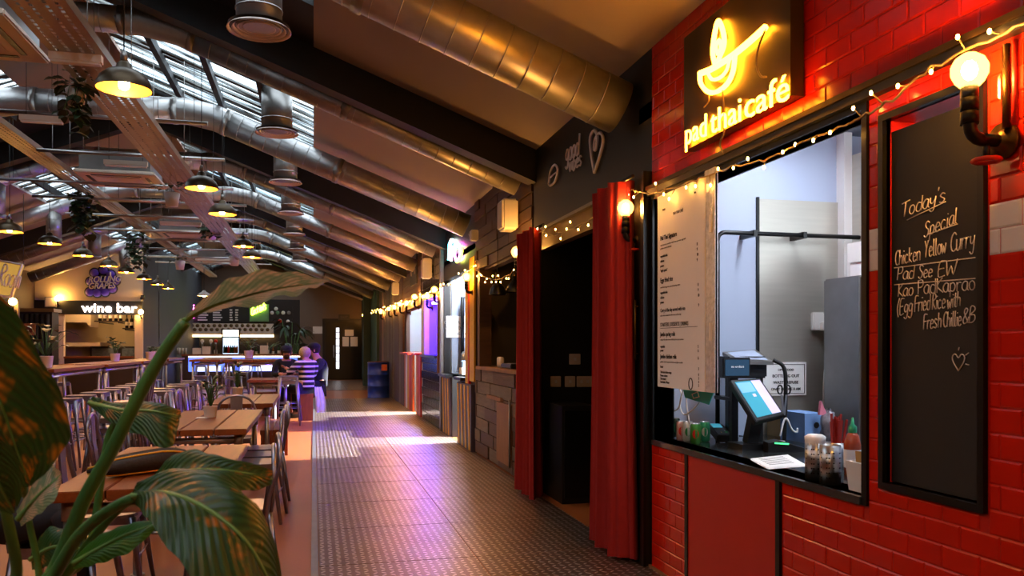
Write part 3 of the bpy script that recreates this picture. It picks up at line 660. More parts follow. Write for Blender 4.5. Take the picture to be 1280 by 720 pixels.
for i, (pts, mt) in enumerate((([(568, 302), (564, 300), (563, 308), (564, 326)], 'neon_white'), ([(561, 312), (567, 309)], 'neon_green'), ([(572, 304), (576, 310), (574, 322), (570, 325), (568, 316), (570, 305), (572, 304)], 'neon_pink'), ([(573, 306), (577, 312), (575, 324), (571, 327)], 'neon_yellow'), ([(566, 300), (562, 305), (561, 325)], 'neon_cyan'))):
    MB().tube(spline([np_(*p) for p in pts], 4), .02, 6).build('tube', mt, t)
t = thing('takeaway_stack', 'stack of white takeaway boxes on the striped stall counter', 'boxes', (2.3, 11.9, z0)); MB().box(2.15, 2.4, 11.72, 11.95, z0, z0+.1).build('box', 'paper', t); MB().box(2.17, 2.38, 11.74, 11.93, z0+.1, z0+.2).build('box', 'print_blue', t)
t = thing('soup_urn', 'small steel urn at the back of the striped stall counter', 'urn', (2.35, 12.2, z0)); MB().lathe([(0, 0), (.12, 0), (.12, .3), (.1, .34), (0, .36)], (2.35, 12.2, z0), 14).build('body', 'steel', t)
t = thing('corner_pipe', 'bent black pipe inside the striped stall', 'pipe', (3.2, 12.3, .95))
q = aty(578, 372, 12.3); MB().tube([(q.x+.3, 12.3, q.z), (q.x, 12.3, q.z), (q.x, 12.3, 1.2)], .03, 8).build('pipe', 'black_metal', t)
def stall_light(y0, y1, mat, x=3.0, lab='', z=2.52):
    t = thing('ceiling_light', lab, 'light', (x, (y0+y1)/2, z)); MB().box(x-.08, x+.08, y0, y1, z+.02, z+.07).build('housing', 'white_plastic', t); MB().box(x-.06, x+.06, y0+.02, y1-.02, z, z+.02).build('diffuser', mat, t)
stall_light(10.6, 12.2, 'tube_stall', 2.3, 'white tube light on the ceiling of the striped stall')
# ---------------------------------------------------------------- dark glazed tile stall, lit blue
wd = struct('wall_right_dark_tile'); D0, D1 = 12.55, 15.2; z0, z1 = 1.2, 2.2; o0, o1 = 12.95, 14.85
wall_with_holes(wd, 'backing', 'white_grout', XR+.01, XR+.1, D0, D1, 0, 3.35, [(o0, o1, z0, z1)])
dt = MB().box(-.012, .012, .006, .294, .005, .145).mesh('tile', 'dark_tile'); cnt = 0
for r in range(22):
    z = r*.15; y = D0+(.15 if r % 2 else 0)
    while y+.3 <= D1+.01:
        if not (y+.3 > o0+.02 and y < o1-.02 and z+.15 > z0+.02 and z < z1-.02) and z+.15 < 3.3: inst('tile', dt, wd, (XR, y, z))
        y += .3
MB().box(XR-.05, XR+.12, D0-.05, D0+.06, 0, 3.2).build('post', 'galvanised_flat', wd)
MB().box(XR-.04, XR+.14, o0-.1, o0, z0-.3, z1).build('post', 'plank_tan', wd); MB().box(XR-.08, XR+.3, o0, o1, z0-.04, z0).build('worktop', 'black_metal', wd)
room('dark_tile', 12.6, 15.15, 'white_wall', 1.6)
for r in range(7): MB().box(3.1, 3.5, 15.07, 15.09, 1.25+r*.14, 1.37+r*.14).build('niche_tile', 'dark_tile', wd)
t = thing('ceiling_light', 'blue strip light on the ceiling of the dark tiled stall', 'light', (2.2, 13.9, 2.18)); MB().box(2.13, 2.27, 13, 14.8, 2.17, 2.6).build('housing', 'white_plastic', t); MB().box(2.14, 2.26, 13.02, 14.78, 2.14, 2.17).build('diffuser', 'blue_light', t)
# ---------------------------------------------------------------- white stall with coloured boards
wb = struct('wall_right_boards'); B0, B1 = 15.2, 18.3; z0, z1 = 1.2, 2.12
wall_with_holes(wb, 'backing', 'brown_wall', XR+.02, XR+.1, B0, B1, 0, 3.35, [(15.35, 17.9, z0, z1), (15.82, 16.43, 0, z0)])
for i in range(10):
    y = B0+i*.31
    if i in (2, 3): continue
    MB().box(XR-.02-.004*(i % 2), XR+.02, y+.006, y+.304, 0, z0).build('board', ['red_board', 'orange_paint', 'white_plastic', 'grey_box', 'orange_paint', 'red_board', 'yellow_paint', 'white_plastic', 'orange_paint', 'plank_brown'][i], wb)
for i in range(8):
    z = 2.14+i*.13; MB().box(XR-.015+.005*(i % 2), XR+.02, B0, B1, z+.004, z+.126).build('board', 'plank_brown', wb)
[MB().box(XR-.12, XR+.2, a_, b_, z0-.02, z0+.02).build('worktop', 'red_board', wb) for a_, b_ in ((B0+.1, 15.82), (16.43, B1-.3))]
room('boards', 15.25, 18.2, 'white_wall', 1.6); stall_light(15.6, 17.6, 'tube_stall', 2.3, 'white tube light on the ceiling of the stall with coloured boards')
a, b = atx(514.5, 318, XR-.03), atx(521, 354, XR-.03)
t = thing('stall_poster', 'dark framed sign with pale symbol above the white stall', 'sign', (XR-.03, (a.y+b.y)/2, b.z)); MB().box(XR-.04, XR-.015, b.y, a.y+.2, b.z, a.z).build('panel', 'slate_wall', t)
MB().tube([(XR-.045, a.y-.1, b.z+.2), (XR-.045, a.y-.1, a.z-.2), (XR-.045, b.y+.2, a.z-.2), (XR-.045, b.y+.2, b.z+.2)], .015, 6).build('symbol', 'grey_box', t)
def flood(p, tgt, watts, lab, spread=.75):  # unseen fixture and spot, added to throw the white patches on the walkway
    p, tgt = Vector(p), Vector(tgt); t = thing('added_flood_light', lab, 'light', p); d = (tgt-p).normalized()
    MB().bar(p-d*.03+Vector((.0, 0, 0)), p+d*.03, .2, .14).build('housing', 'black_metal', t); MB().box(p.x+.02, (4.2 if p.x > 3.6 else 3.6), p.y-.02, p.y+.02, p.z-.02, p.z+.02).build('bracket', 'black_metal', t)
    MB().bar(p+d*.031, p+d*.034, .17, .11).build('lens', 'lightbox', t)
    l = bpy.data.lights.new('lamp', 'SPOT'); l.energy = watts; l.spot_size = spread; l.spot_blend = .15; l.shadow_soft_size = .05; l.color = (.9, .95, 1)
    o = bpy.data.objects.new('lamp', l); COL.objects.link(o); o.parent = t; o.location = d*.06; o.rotation_euler = d.to_track_quat('-Z', 'Y').to_euler()
flood((3.95, 11.35, 2.35), (.9, 11.4, 0), 2600, 'white flood light at the back of the striped stall, facing its doorway')
flood((3.42, 16.12, 2.35), (.9, 16.15, 0), 2300, 'white flood light at the back of the white stall, facing its doorway')
# ---------------------------------------------------------------- farther fronts
wf = struct('wall_right_far')
MB().box(XR+.02, XR+.1, 18.3, YF, 0, 3.35).build('backing', 'brown_wall', wf)
y = 18.3; R = random.Random(5)
while y < 24.9:
    w = R.uniform(.25, .5); MB().box(XR-R.uniform(0, .03), XR+.02, y+.006, y+w-.006, 0, 3.25).build('board', R.choice(['plank_brown', 'plank_grey', 'plank_tan', 'plank_brown']), wf); y += w
MB().box(XR-.1, XR+.02, 25.0, YF, 0, 3.25).build('green_panel', 'green_wall', wf)
MB().box(XR-.35, XR-.1, 27.6, 28.0, 0, 3.1).build('pilaster', 'green_wall', wf)
# back door
d1 = struct('door_1'); a, b = aty(407, 402, YF), aty(451, 474, YF)
MB().box(a.x-.12, b.x+.12, YF-.06, YF, 0, a.z+.12).build('door_frame', 'black_paint', d1); MB().box(a.x, b.x, YF-.09, YF-.05, .01, a.z).build('leaf', 'slate_wall', d1)
d1.children[1].data.materials[0] = MATS['black_metal']
em('daylight_slit', '#F2F4FF', .6); x = aty(422, 430, YF).x
MB().box(x-.06, x+.06, YF-.1, YF-.088, .45, 2.1).build('vision_panel', 'daylight_slit', d1)
for z in (.75, 1.05, 1.35, 1.65, 1.9): MB().box(x-.065, x+.065, YF-.105, YF-.099, z, z+.03).build('glazing_bar', 'black_metal', d1)
MB().tube([(x-.16, YF-.13, .9), (x-.16, YF-.13, 1.4)], .02, 6).build('door_handle', 'steel', d1)
for i, (px0, py0, px1, py1) in enumerate(((431, 412, 442, 420), (428, 421, 436, 433), (438, 421, 447, 433), (391, 408, 403, 417))):
    p, q = aty(px0, py0, YF-.1), aty(px1, py1, YF-.1); yy = YF-.1 if i < 3 else YF-.01
    t = solo(MB().box(p.x, q.x, yy-.01, yy, q.z, p.z), 'paper_sign', 'paper' if i < 3 else 'white_plastic', ['single white sheet at the top of the black back door', 'left white sheet of the lower pair on the back door', 'right white sheet of the lower pair on the back door', 'small white notice on the taupe wall left of the back door'][i], 'notice')
t = thing('exit_sign', 'dim exit sign box above the black back door', 'sign', (1.2, YF-.05, 2.5)); a, b = aty(423, 393, YF-.05), aty(437, 400, YF-.05)
MB().box(a.x, b.x, YF-.08, YF, b.z, a.z).build('box', 'grey_wall', t); text('lettering', 'EXIT', .14, 'print_grey', t, ((a.x+b.x)/2, YF-.085, b.z+.06), (1, 0, 0), (0, 0, 1), .002, align='CENTER')
# loudspeakers on the fronts
for i, (px, py0, py1) in enumerate(((648, 243, 283), (541, 319, 345), (500, 350, 366))):
    y = WY(px); p0, p1 = atx(px, py0, XR-.08), atx(px, py1, XR-.08)
    t = thing('loudspeaker', ['white box loudspeaker above the dark red curtain', 'white box loudspeaker above the dark tiled stall', 'white box loudspeaker high on the far timber boards'][i], 'loudspeaker', (XR-.1, y, p1.z), 'wall loudspeakers')
    MB().box(XR-.19, XR-.03, y-.12, y+.12, p1.z, p0.z).build('cabinet', 'white_plastic', t, bevel=.02); MB().box(XR-.195, XR-.188, y-.1, y+.1, p1.z+.03, p0.z-.03).build('grille', 'cream_plastic', t); MB().box(XR-.03, XR, y-.03, y+.03, p1.z+.1, p0.z-.1).build('bracket', 'black_metal', t)
t = thing('security_camera', 'small white security camera on an arm under the roof', 'camera', (XR-.1, WY(594), 2.75)); q = atx(594, 293, XR-.1)
MB().box(q.x-.06, q.x+.03, q.y-.06, q.y+.06, q.z-.08, q.z+.05).build('body', 'white_plastic', t, bevel=.01); MB().tube(spline([q+Vector((0, .05, 0)), q+Vector((.0, .35, .05)), q+Vector((.1, .5, .12))], 4), .02, 6).build('arm', 'grey_box', t)
# ---------------------------------------------------------------- ducts
def ribbed(p, q, r, pitch=.16):
    """straight spiral-duct length with raised seams"""
    p, q = Vector(p), Vector(q); L_ = (q-p).length; d = (q-p)/L_; n = max(1, int(L_/pitch)); mb = MB().tube([p, q], r, 20)
    for i in range(1, n):
        c = p+d*(L_*i/n); mb.tube([c-d*.004, c+d*.004], r*1.018, 20)
    return mb
def collar(p, d, r, par):
    d = Vector(d).normalized(); p = Vector(p); MB().tube([p-d*.03, p-d*.03, p+d*.03, p+d*.03], [r, r*1.07, r*1.07, r], 20, False).build('collar', 'galvanised_flat', par)
def elbow(p, c, q, r, par):
    """three-gore elbow from p round corner c to q"""
    p, c, q = map(Vector, (p, c, q)); pts = [p, p.lerp(c, .45), (p+c*2+q)/4, c.lerp(q, .55), q]
    MB().tube(pts, [r*1.03]*5, 20, False).build('elbow', 'galvanised', par); collar(p, c-p, r, par); collar(q, q-c, r, par)
DU = [(4.85, .17, .30), (7.5, .115, .27), (10.2, .15, .28), (12.95, .13, .27), (15.6, .13, .27), (18.3, .13, .27), (21.0, .13, .27), (25.6, .13, .27)]
for i, (y, r, off) in enumerate(DU):
    rz_ = lambda X: roofz(X)-off
    t = thing('air_duct', 'round galvanised air duct following the roof slope, %s to the camera' % ORDS[i], 'air duct', (0, y, rz_(-1.3)), 'ducts under the roof')
    xb, xe = -1.3, -3.4; zb = rz_(xb); d = Vector((1, 0, -TS)).normalized()
    xw = 1.93 if y < 24 else 1.82; P0 = Vector((xw, y, rz_(xw))); P1 = Vector((xb, y, zb))+d*.3
    ribbed(P0, P1, r).build('pipe', 'galvanised', t); xm = Vector((.3, y, rz_(.3))); collar(xm, d, r, t)
    H0 = Vector((xb-.3, y, zb)); H1 = Vector((xe+.3, y, zb))
    elbow(P1, (xb, y, zb), H0, r, t); ribbed(H0, H1, r).build('pipe', 'galvanised', t)
    e = Vector((-1, 0, -TS)).normalized(); S0_ = Vector((xe, y, zb))+e*.3
    elbow(H1, (xe, y, zb), S0_, r, t)
    xl = -6.5 if y < 24 else -4.0; ribbed(S0_, (xl, y, roofz(xl)-off), r).build('pipe', 'galvanised', t)
    if 12 < y < 22:
        xd = -4.45; ribbed((xd, y, roofz(xd)-off), (xd, y, 3.2), r*.95).build('drop_pipe', 'galvanised_flat', t); collar((xd, y, 3.22), (0, 0, 1), r*.95, t)
# round drop diffusers
df = thing('ceiling_diffuser', '', 'air diffuser', (0, 0, 0), 'round ceiling diffusers')
MB().tube([(0, 0, .02), (0, 0, .5)], .16, 24).build('pipe', 'galvanised_flat', df); MB().tube([(0, 0, .14), (0, 0, .15)], [.166, .166], 24).build('seam_ring', 'galvanised', df)
pm('diffuser_white', '#C9B9B0', .4, .3, var=.04)
for k in range(6):
    r0 = .225-k*.036; z = .0+k*.005
    MB().lathe([(r0-.014, z+.012), (r0, z), (r0-.001, z+.004), (r0-.02, z+.02)], (0, 0, 0), 28).build('ring', 'diffuser_white', df)
MB().lathe([(0, .035), (.215, .035)], (0, 0, 0), 28).build('plenum', 'black_metal', df)
for i, y in enumerate((6.0, 8.85, 11.5, 14.15, 16.8, 19.4, 22.0)):
    place(df, i == 0, (-.38, y, 3.62), 0, 'round drop diffuser with concentric rings, %s to the camera' % ORDS[i])
# ---------------------------------------------------------------- cable trays
def tray(x0, x1, z, y0, y1, lab, mat):
    t = thing('cable_tray', lab, 'cable tray', ((x0+x1)/2, y0, z)); n = int((y1-y0)/.06); mb = MB()
    xs = [x0]; m = 5; w = (x1-x0)
    fr_ = [0, .14, .2, .34, .4, .6, .66, .8, .86, 1]
    xs = [x0+w*k for k in fr_]; vs = []; fs = []
    for i in range(n+1):
        for a in (0, .035):
            for x in xs: vs.append((x, y0+.06*i+a, z))
    W = len(xs)
    for i in range(n):
        b = i*2*W
        for k in range(W-1):
            if not (k in (1, 3, 5, 7)): fs.append((b+k, b+k+1, b+W+k+1, b+W+k))
            fs.append((b+W+k, b+W+k+1, b+2*W+k+1, b+2*W+k))
    mb._a(vs, fs); mb.build('perforated_base', mat, t)
    for x in (x0, x1): MB().box(x-.002, x+.002, y0, y1, z, z+.06).build('flange', mat, t)
    y = y0+1
    while y < y1:
        for x in (x0+.01, x1-.01): MB().tube([(x, y, z), (x, y, roofz(x)-.01)], .004, 5).build('hanger_rod', 'galvanised_flat', t)
        y += 2.6
pm('tray_metal', '#A08468', .4, .75, var=.12)
tray(-1.69, -1.36, 3.3, .5, 27, 'wide perforated cable tray overhead, running above the pendant lamps', 'tray_metal')
tray(-3.22, -3.0, 3.56, 5, 27, 'narrow perforated cable tray overhead, left of the ceiling cassettes', 'tray_metal')
# ---------------------------------------------------------------- ceiling cassettes
ac = thing('ceiling_cassette', '', 'air conditioner', (0, 0, 0), 'ceiling cassettes')
MB().box(-.42, .42, -.42, .42, .05, .3).build('body', 'galvanised_flat', ac); MB().box(-.48, .48, -.48, .48, 0, .05).build('panel', 'cream_plastic', ac, bevel=.012)
MB().box(-.26, .26, -.26, .26, -.006, 0).build('grille', 'cream_plastic', ac)
for a in range(4):
    v = MB(); v.box(-.3, .3, .33, .375, -.005, .002); o = v.build('air_slot', 'black_metal', ac); o.rotation_euler = (0, 0, a*PI/2)
for sx in (-1, 1):
    for sy in (-1, 1): MB().tube([(sx*.38, sy*.38, .3), (sx*.38, sy*.38, .75)], .005, 5).build('hanger_rod', 'galvanised_flat', ac)
for i, y in enumerate((6.45, 11.6, 17.0, 22.3)): place(ac, i == 0, (-2.48, y, 3.56), 0, 'cream ceiling cassette hung under the ridge, %s to the camera' % ORDS[i])
# ---------------------------------------------------------------- pendant lamps and the tubes they hang from
ROWA = [(155, 112), (252, 236), (278, 268), (304, 308.5), (315, 322)]; ROWB = [(12, 290), (62, 305), (104, 320), (136, 333), (158, 341), (180, 349), (197, 356), (210, 361)]
TZ = 3.47
pd = thing('pendant_lamp', '', 'pendant lamp', (0, 0, 0), 'dome pendant lamps')
SH = MB().lathe([(.155, 0), (.15, .03), (.13, .07), (.09, .105), (.045, .12), (.038, .15), (.02, .165), (.0, .165), (.0, .158), (.018, .158), (.034, .145), (.04, .114), (.085, .099), (.124, .066), (.144, .028), (.15, 0)], (0, 0, 0), 28)
SH.build('shade', 'shade_metal' if 'shade_metal' in MATS else 'brass_dark', pd)
pm('shade_metal', '#43331C', .38, .6, var=.2); pd.children[0].data.materials[0] = MATS['shade_metal']
MB().lathe([(.149, .001), (.143, .028), (.123, .065), (.084, .097), (.04, .11), (.0, .112)], (0, 0, 0), 24).build('reflector', 'lamp_inside', pd)
MB().lathe([(.0, .16), (.02, .16), (.02, .2), (.012, .225), (0, .225)], (0, 0, 0), 12).build('cap', 'galvanised_flat', pd)
MB().ball((0, 0, .028), .032, 12, 8).build('bulb', 'bulb_pendant', pd)
CORD = MB().tube([(0, 0, .22), (0, 0, .62)], .004, 5); CORD.build('cord', 'cord_black', pd)
tubes = []; first = True; ROWA = ROWA
for row, lst, z in (('right-hand', ROWA, 2.85), ('left-hand', ROWB, 2.8)):
    for i, (px, py) in enumerate(lst):
        p = atz(px, py, z); 
        o = place(pd, first, p, 0, 'black dome pendant lamp, %s of the %s row' % (ORDS[i], row), 'dome pendant lamps'); first = False
        if not (row == 'right-hand' and i == 0): tubes.append((p.x, p.y, row))
        else:
            c = [k for k in o.children if k.name.startswith('cord')][0]; c.data = MB().tube([(0, 0, .22), (0, 0, roofz(p.x)-p.z)], .004, 5).mesh('cord', 'cord_black')
for i, y in enumerate((2.2, -.6)):  # two pendants out of view, added to light the camera side
    o = copy_tree(pd); o.location = (-1.05, y, 2.85); o['label'] = 'added unseen black dome pendant lamp continuing the right-hand row, %s' % ['overhead at the camera', 'behind the camera'][i]
    c = [k for k in o.children if k.name.startswith('cord')][0]; c.data = MB().tube([(0, 0, .22), (0, 0, roofz(-1.05)-2.85)], .004, 5).mesh('cord', 'cord_black')
for i, (x, y, row) in enumerate(sorted(tubes, key=lambda k: k[1])):
    if row == 'right-hand': xa, xb = -2.9, -.98
    else: xa, xb = -3.85, [-1.9, -1.2, -1.05][i % 3]
    t = thing('lamp_rail', 'thin grey tube rail overhead carrying a pendant, %s to the camera' % (ORDS[i] if i < 12 else 'farthest'), 'rail', ((xa+xb)/2, y, TZ), 'tube rails over the tables')
    MB().tube([(xa, y, TZ), (xb, y, TZ)], .02, 8).build('tube', 'steel_pipe', t)
    for xx in (xa+.15, xb-.12): MB().tube([(xx, y, TZ), (xx, y, roofz(xx)-.01)], .003, 4).build('hanger_wire', 'cord_black', t)
# slim battens
for i, (px0, px1, py, z) in enumerate(((62, 124, 69, 3.26), (25, 76, 146, 3.4), (130, 182, 202, 3.4), (200, 250, 278, 3.4))):
    a, b = atz(px0, py, z), atz(px1, py, z); t = thing('light_batten', 'short unlit batten light overhead, %s to the camera' % ORDS[i], 'light', a, 'unlit battens')
    MB().box(a.x, b.x, a.y-.03, a.y+.03, z-.03, z+.02).build('housing', 'cream_plastic', t); MB().box(a.x+.01, b.x-.01, a.y-.025, a.y+.025, z-.045, z-.03).build('diffuser', 'white_plastic', t)
    for x in (a.x+.05, b.x-.05): MB().tube([(x, a.y, z+.02), (x, a.y, roofz(x)-.01)], .003, 4).build('hanger_wire', 'cord_black', t)
# ---------------------------------------------------------------- iron pipe wall lamps along the stalls
def pipe_lamp(px, py, lab, xb=1.86, rb=.052, mat='bulb_core', valve=False, side=-1):
    p = atx(px, py, xb); t = thing('pipe_lamp', lab, 'wall lamp', (XR, p.y, p.z-.25), 'iron pipe wall lamps')
    zc = p.z-.2; 
    MB().lathe([(.0, 0), (.055, 0), (.055, .012), (.028, .018), (.028, .03), (0, .03)], (XR-.01, p.y, zc), 16, (-1, 0, 0)).build('flange', 'brass_dark', t)
    MB().tube([(XR-.02, p.y, zc)]+[(xb+.04, p.y, zc)]+arc((xb+.04, p.y, zc+.04), .04, -PI/2, -PI, 4)+[(xb, p.y, p.z-.1)], .019, 10).build('pipe', 'iron_pipe', t)
    for z in (zc+.06, p.z-.1): MB().tube([(xb, p.y, z-.018), (xb, p.y, z+.018)], .026, 10).build('fitting', 'iron_pipe', t)
    MB().tube([(xb, p.y, p.z-.1), (xb, p.y, p.z-.045)], .024, 12).build('socket', 'black_metal', t)
    if valve:
        MB().tube([(xb+.06, p.y, zc), (xb+.06, p.y, zc-.06)], .01, 8).build('valve_stem', 'iron_pipe', t); MB().tube([Vector((xb+.06, p.y, zc-.06))+Vector((math.cos(k*PI/4)*.035, math.sin(k*PI/4)*.035, 0)) for k in range(8)], .008, 6, closed=True).build('valve_wheel', 'red_board', t)
    g = MB().lathe([(.018, -rb*1.25), (.022, -rb*1.0), (rb*.75, -rb*.66), (rb*.97, -rb*.2), (rb*.98, rb*.2), (rb*.75, rb*.66), (rb*.35, rb*.94), (0, rb)], p, 18).build('bulb', 'bulb_glass', t)
    MB().ball(p, rb*.42, 10, 8, (1, 1, 1.3)).build('filament', mat, g)
LP = [(1212, 88, 'globe bulb on an iron pipe bracket beside the chalkboard'), (782, 260, 'globe bulb on an iron pipe bracket beside the menu board'), (646, 315, 'globe bulb on an iron pipe bracket at the dark red curtain'), (583, 346, 'globe bulb on an iron pipe bracket by the striped stall'),
      (543, 362, 'globe bulb on an iron pipe bracket by the dark tiled stall'), (534, 370, 'globe bulb between two brackets on the dark tiled stall'), (518, 371, 'globe bulb on an iron pipe bracket above the white stall'), (508, 379, 'globe bulb in the far cluster, at the end of the white stall'), (500, 380, 'globe bulb in the far cluster, first on the timber boards'), (493, 384, 'globe bulb in the far cluster, second on the timber boards'), (486, 386, 'globe bulb in the far cluster, above the extinguisher'), (476, 390, 'globe bulb on the green wall above the blue drum'), (460, 392, 'globe bulb on the green wall nearest the back door'), (454, 394, 'globe bulb in the back corner by the door')]
pipe_lamp(392+1956/(.35+.46)*1, 433-.8*F/(.97*.35+.44), 'globe bulb on an iron pipe bracket beside the camera', 1.86)  # lamp out of view, added to brighten the near red wall
for i, (px, py, lab) in enumerate(LP): pipe_lamp(px, py, lab, 1.865 if i == 0 else 1.895, .052 if i < 2 else .055, valve=(i < 2))
# conduit feeding the nearest lamp
t = thing('conduit_pipe', 'old brass and red conduit pipe running up the tiles above the bracket', 'pipe', (XR-.03, 1.93, 2.0)); a = atx(1258, 160, XR-.03); b = atx(1258, 55, XR-.03)
MB().tube([a, b], .012, 8).build('pipe', 'brass_dark', t); MB().tube([a+Vector((0, -.03, 0)), b+Vector((0, -.03, 0))], .009, 8).build('pipe', 'red_board', t)
# ---------------------------------------------------------------- fairy lights
FB = MB().ball((0, 0, 0), .006, 6, 4, (1, 1, 1.5)).mesh('bulb', 'fairy')
def fairy(name, label, pts, X, step=.17, far=False):
    P = spline([atx(a, b, X) for a, b in pts], 6); t = thing(name, label, 'string lights', P[0]); R = random.Random(len(pts))
    mb = MB(); Q = [p+Vector((R.uniform(-.006, .006), 0, R.uniform(-.008, .008))) for p in P]; mb.tube(Q, .0045, 5); mb.build('wire', 'wire_warm', t)
    acc = 0
    for a, b in zip(Q[:-1], Q[1:]):
        L_ = (b-a).length; acc += L_
        while acc > step:
            acc -= step; p = b.lerp(a, min(1, acc/L_)); dn = Vector((R.uniform(-.03, .0), R.uniform(-.04, .04), R.uniform(-.05, .045)))
            MB().tube([p, p+dn], .0028, 4).build('stalk', 'wire_warm', t); o = inst('bulb', FB, t, p+dn*1.15-P[0])
            if far: o.scale = (1.25,)*3
fairy('fairy_lights', 'warm fairy light string draped along the hatch beam on the red tiles', [(1300, 18), (1237, 52), (1166, 84), (1115, 124), (1077, 146), (1050, 160), (993, 183), (962, 199), (920, 207), (880, 222), (850, 232), (815, 243)], XR-.06, .13)
fairy('fairy_lights', 'fairy light string swagged across the black entrance bay', [(812, 243), (796, 239), (781, 238), (772, 242), (757, 253), (745, 268), (728, 280), (705, 290), (690, 294), (676, 290), (664, 294)], XR-.08, .16)
fairy('fairy_lights', 'fairy light swag hanging in the timber stall opening', [(650, 318), (645, 334), (634, 344), (622, 349), (610, 348), (600, 342), (592, 332)], XR-.04, .15)
fairy('fairy_lights', 'dense fairy light string along the far stall fronts', [(590, 335), (575, 346), (560, 357), (548, 360), (535, 366), (522, 371), (510, 376), (500, 380), (490, 383), (480, 386), (468, 389), (456, 391)], XR-.1, .4, True)
# ---------------------------------------------------------------- tables on pipe frames
def table(x0, x1, y0, y1, zt, lab, name='dining_table', cat='table', group=None, n=3, rail=.25, r=.025):
    t = thing(name, lab, cat, ((x0+x1)/2, (y0+y1)/2, 0), group); w = (x1-x0)/n; R = random.Random(int(y0*10))
    for i in range(n): MB().box(x0+i*w+.004, x0+(i+1)*w-.004, y0+R.uniform(0, .01), y1-R.uniform(0, .01), zt-.045, zt+R.uniform(-.002, .001)).build('plank', 'wood_top', t, bevel=.004)
    a, b, c, d = x0+.07, x1-.07, y0+.1, y1-.1; zr = zt-.045-r-.02
    for x in (a, b):
        for y in (c, d):
            l = MB().tube([(x, y, 0), (x, y, zt-.045)], r, 12).build('leg', 'steel_pipe', t); MB().tube([(x, y, 0), (x, y, .02)], r*1.6, 12).build('foot', 'steel_pipe', l); MB().tube([(x, y, zr-.045), (x, y, zr+.04)], r*1.3, 12).build('fitting', 'galvanised_flat', l)
    for y in (c, d): MB().tube([(a, y, zr), (b, y, zr)], r*.95, 10).build('rail', 'steel_pipe', t)
    for x in (a, b): MB().tube([(x, c, zr), (x, d, zr)], r*.95, 10).build('rail', 'steel_pipe', t)
    if zt > .9: MB().tube([((a+b)/2, c, rail), ((a+b)/2, d, rail)], r*.9, 10).build('stretcher', 'steel_pipe', t); [MB().tube([(a, y, rail), (b, y, rail)], r*.9, 10).build('stretcher', 'steel_pipe', t) for y in (c, d)]
    return t
table(-1.07, -.39, 3.62, 5.15, .75, 'wooden plank dining table nearest the camera, with the bag on it', group='low plank tables')
table(-1.165, -.47, 6.1, 7.95, .75, 'wooden plank dining table, second from the camera, with one white pot', group='low plank tables')
table(-1.08, -.41, 8.75, 10.5, .75, 'wooden plank dining table, third from the camera, beside the bench end', group='low plank tables')
table(-1.75, -.62, 16.6, 18.4, 1.08, 'high wooden bar table in front of the blue-lit bar', 'bar_table', n=4, group='high bar tables')
table(-1.15, -.42, 14.85, 16.0, .75, 'low wooden table where the three people sit', group='low plank tables')
for i, (a, b) in enumerate(((8.0, 10.4), (10.6, 13.0), (13.2, 15.6), (15.8, 18.2), (18.4, 20.6))): table(-3.72, -3.02, a, b, 1.08, 'long high bar table in the left row, %s to the camera' % ORDS[i], 'bar_table', group='high bar tables')
table(-2.45, -1.85, 17.2, 19.8, 1.08, 'high bar table standing between the left row and the front bar table', 'bar_table', group='high bar tables')
table(-5.4, -4.7, 8.8, 12.0, 1.08, 'high bar table behind the left row, nearer one', 'bar_table', group='high bar tables'); table(-5.4, -4.7, 12.4, 14.9, 1.08, 'high bar table behind the left row, farther one', 'bar_table', group='high bar tables')
# ---------------------------------------------------------------- pressed-metal chairs and stools
def metal_chair(mat='gun_metal'):
    t = thing('metal_chair', '', 'chair', (0, 0, 0), 'pressed metal chairs')
    s = MB().prism([(.18*math.copysign(abs(math.cos(a))**.5, math.cos(a)), .18*math.copysign(abs(math.sin(a))**.5, math.sin(a))) for a in [2*PI*k/20 for k in range(20)]], (0, 0, .44), (1, 0, 0), (0, 1, 0), (0, 0, .016)); s.build('seat', mat, t, fix=True)
    MB().box(-.165, .165, -.165, .165, .405, .44).build('apron', mat, t)
    for sx in (-1, 1):
        for sy in (-1, 1): MB().tube([(sx*.155, sy*.155, .44), (sx*.18, sy*.18, .25), (sx*.215, sy*.205, 0)], [.02, .017, .012], 7).build('leg', mat, t)
    hp_ = [(-.165, -.17, .44), (-.19, -.175, .62)]+[(-.215+.0, .175*math.cos(PI+PI*k/8), .72+.13*math.sin(PI*k/8)) for k in range(9)]+[(-.19, .175, .62), (-.165, .17, .44)]
    MB().tube(hp_, .013, 8).build('back_hoop', mat, t)
    MB()._a([(-.17, -.05, .45), (-.17, .05, .45), (-.2, .055, .65), (-.212, .06, .84), (-.212, -.06, .84), (-.2, -.055, .65), (-.176, -.05, .45), (-.176, .05, .45), (-.206, .055, .65), (-.218, .06, .84), (-.218, -.06, .84), (-.206, -.055, .65)], [(0,1,2,5),(5,2,3,4),(7,6,11,8),(8,11,10,9),(0,5,11,6),(5,4,10,11),(1,7,8,2),(2,8,9,3),(4,3,9,10)]).build('back_splat', mat, t)
    for sx in (-1, 1): MB().tube([(sx*.183, -.183, .22), (sx*.183, .183, .22)], .007, 6).build('stretcher', mat, t)
    return t
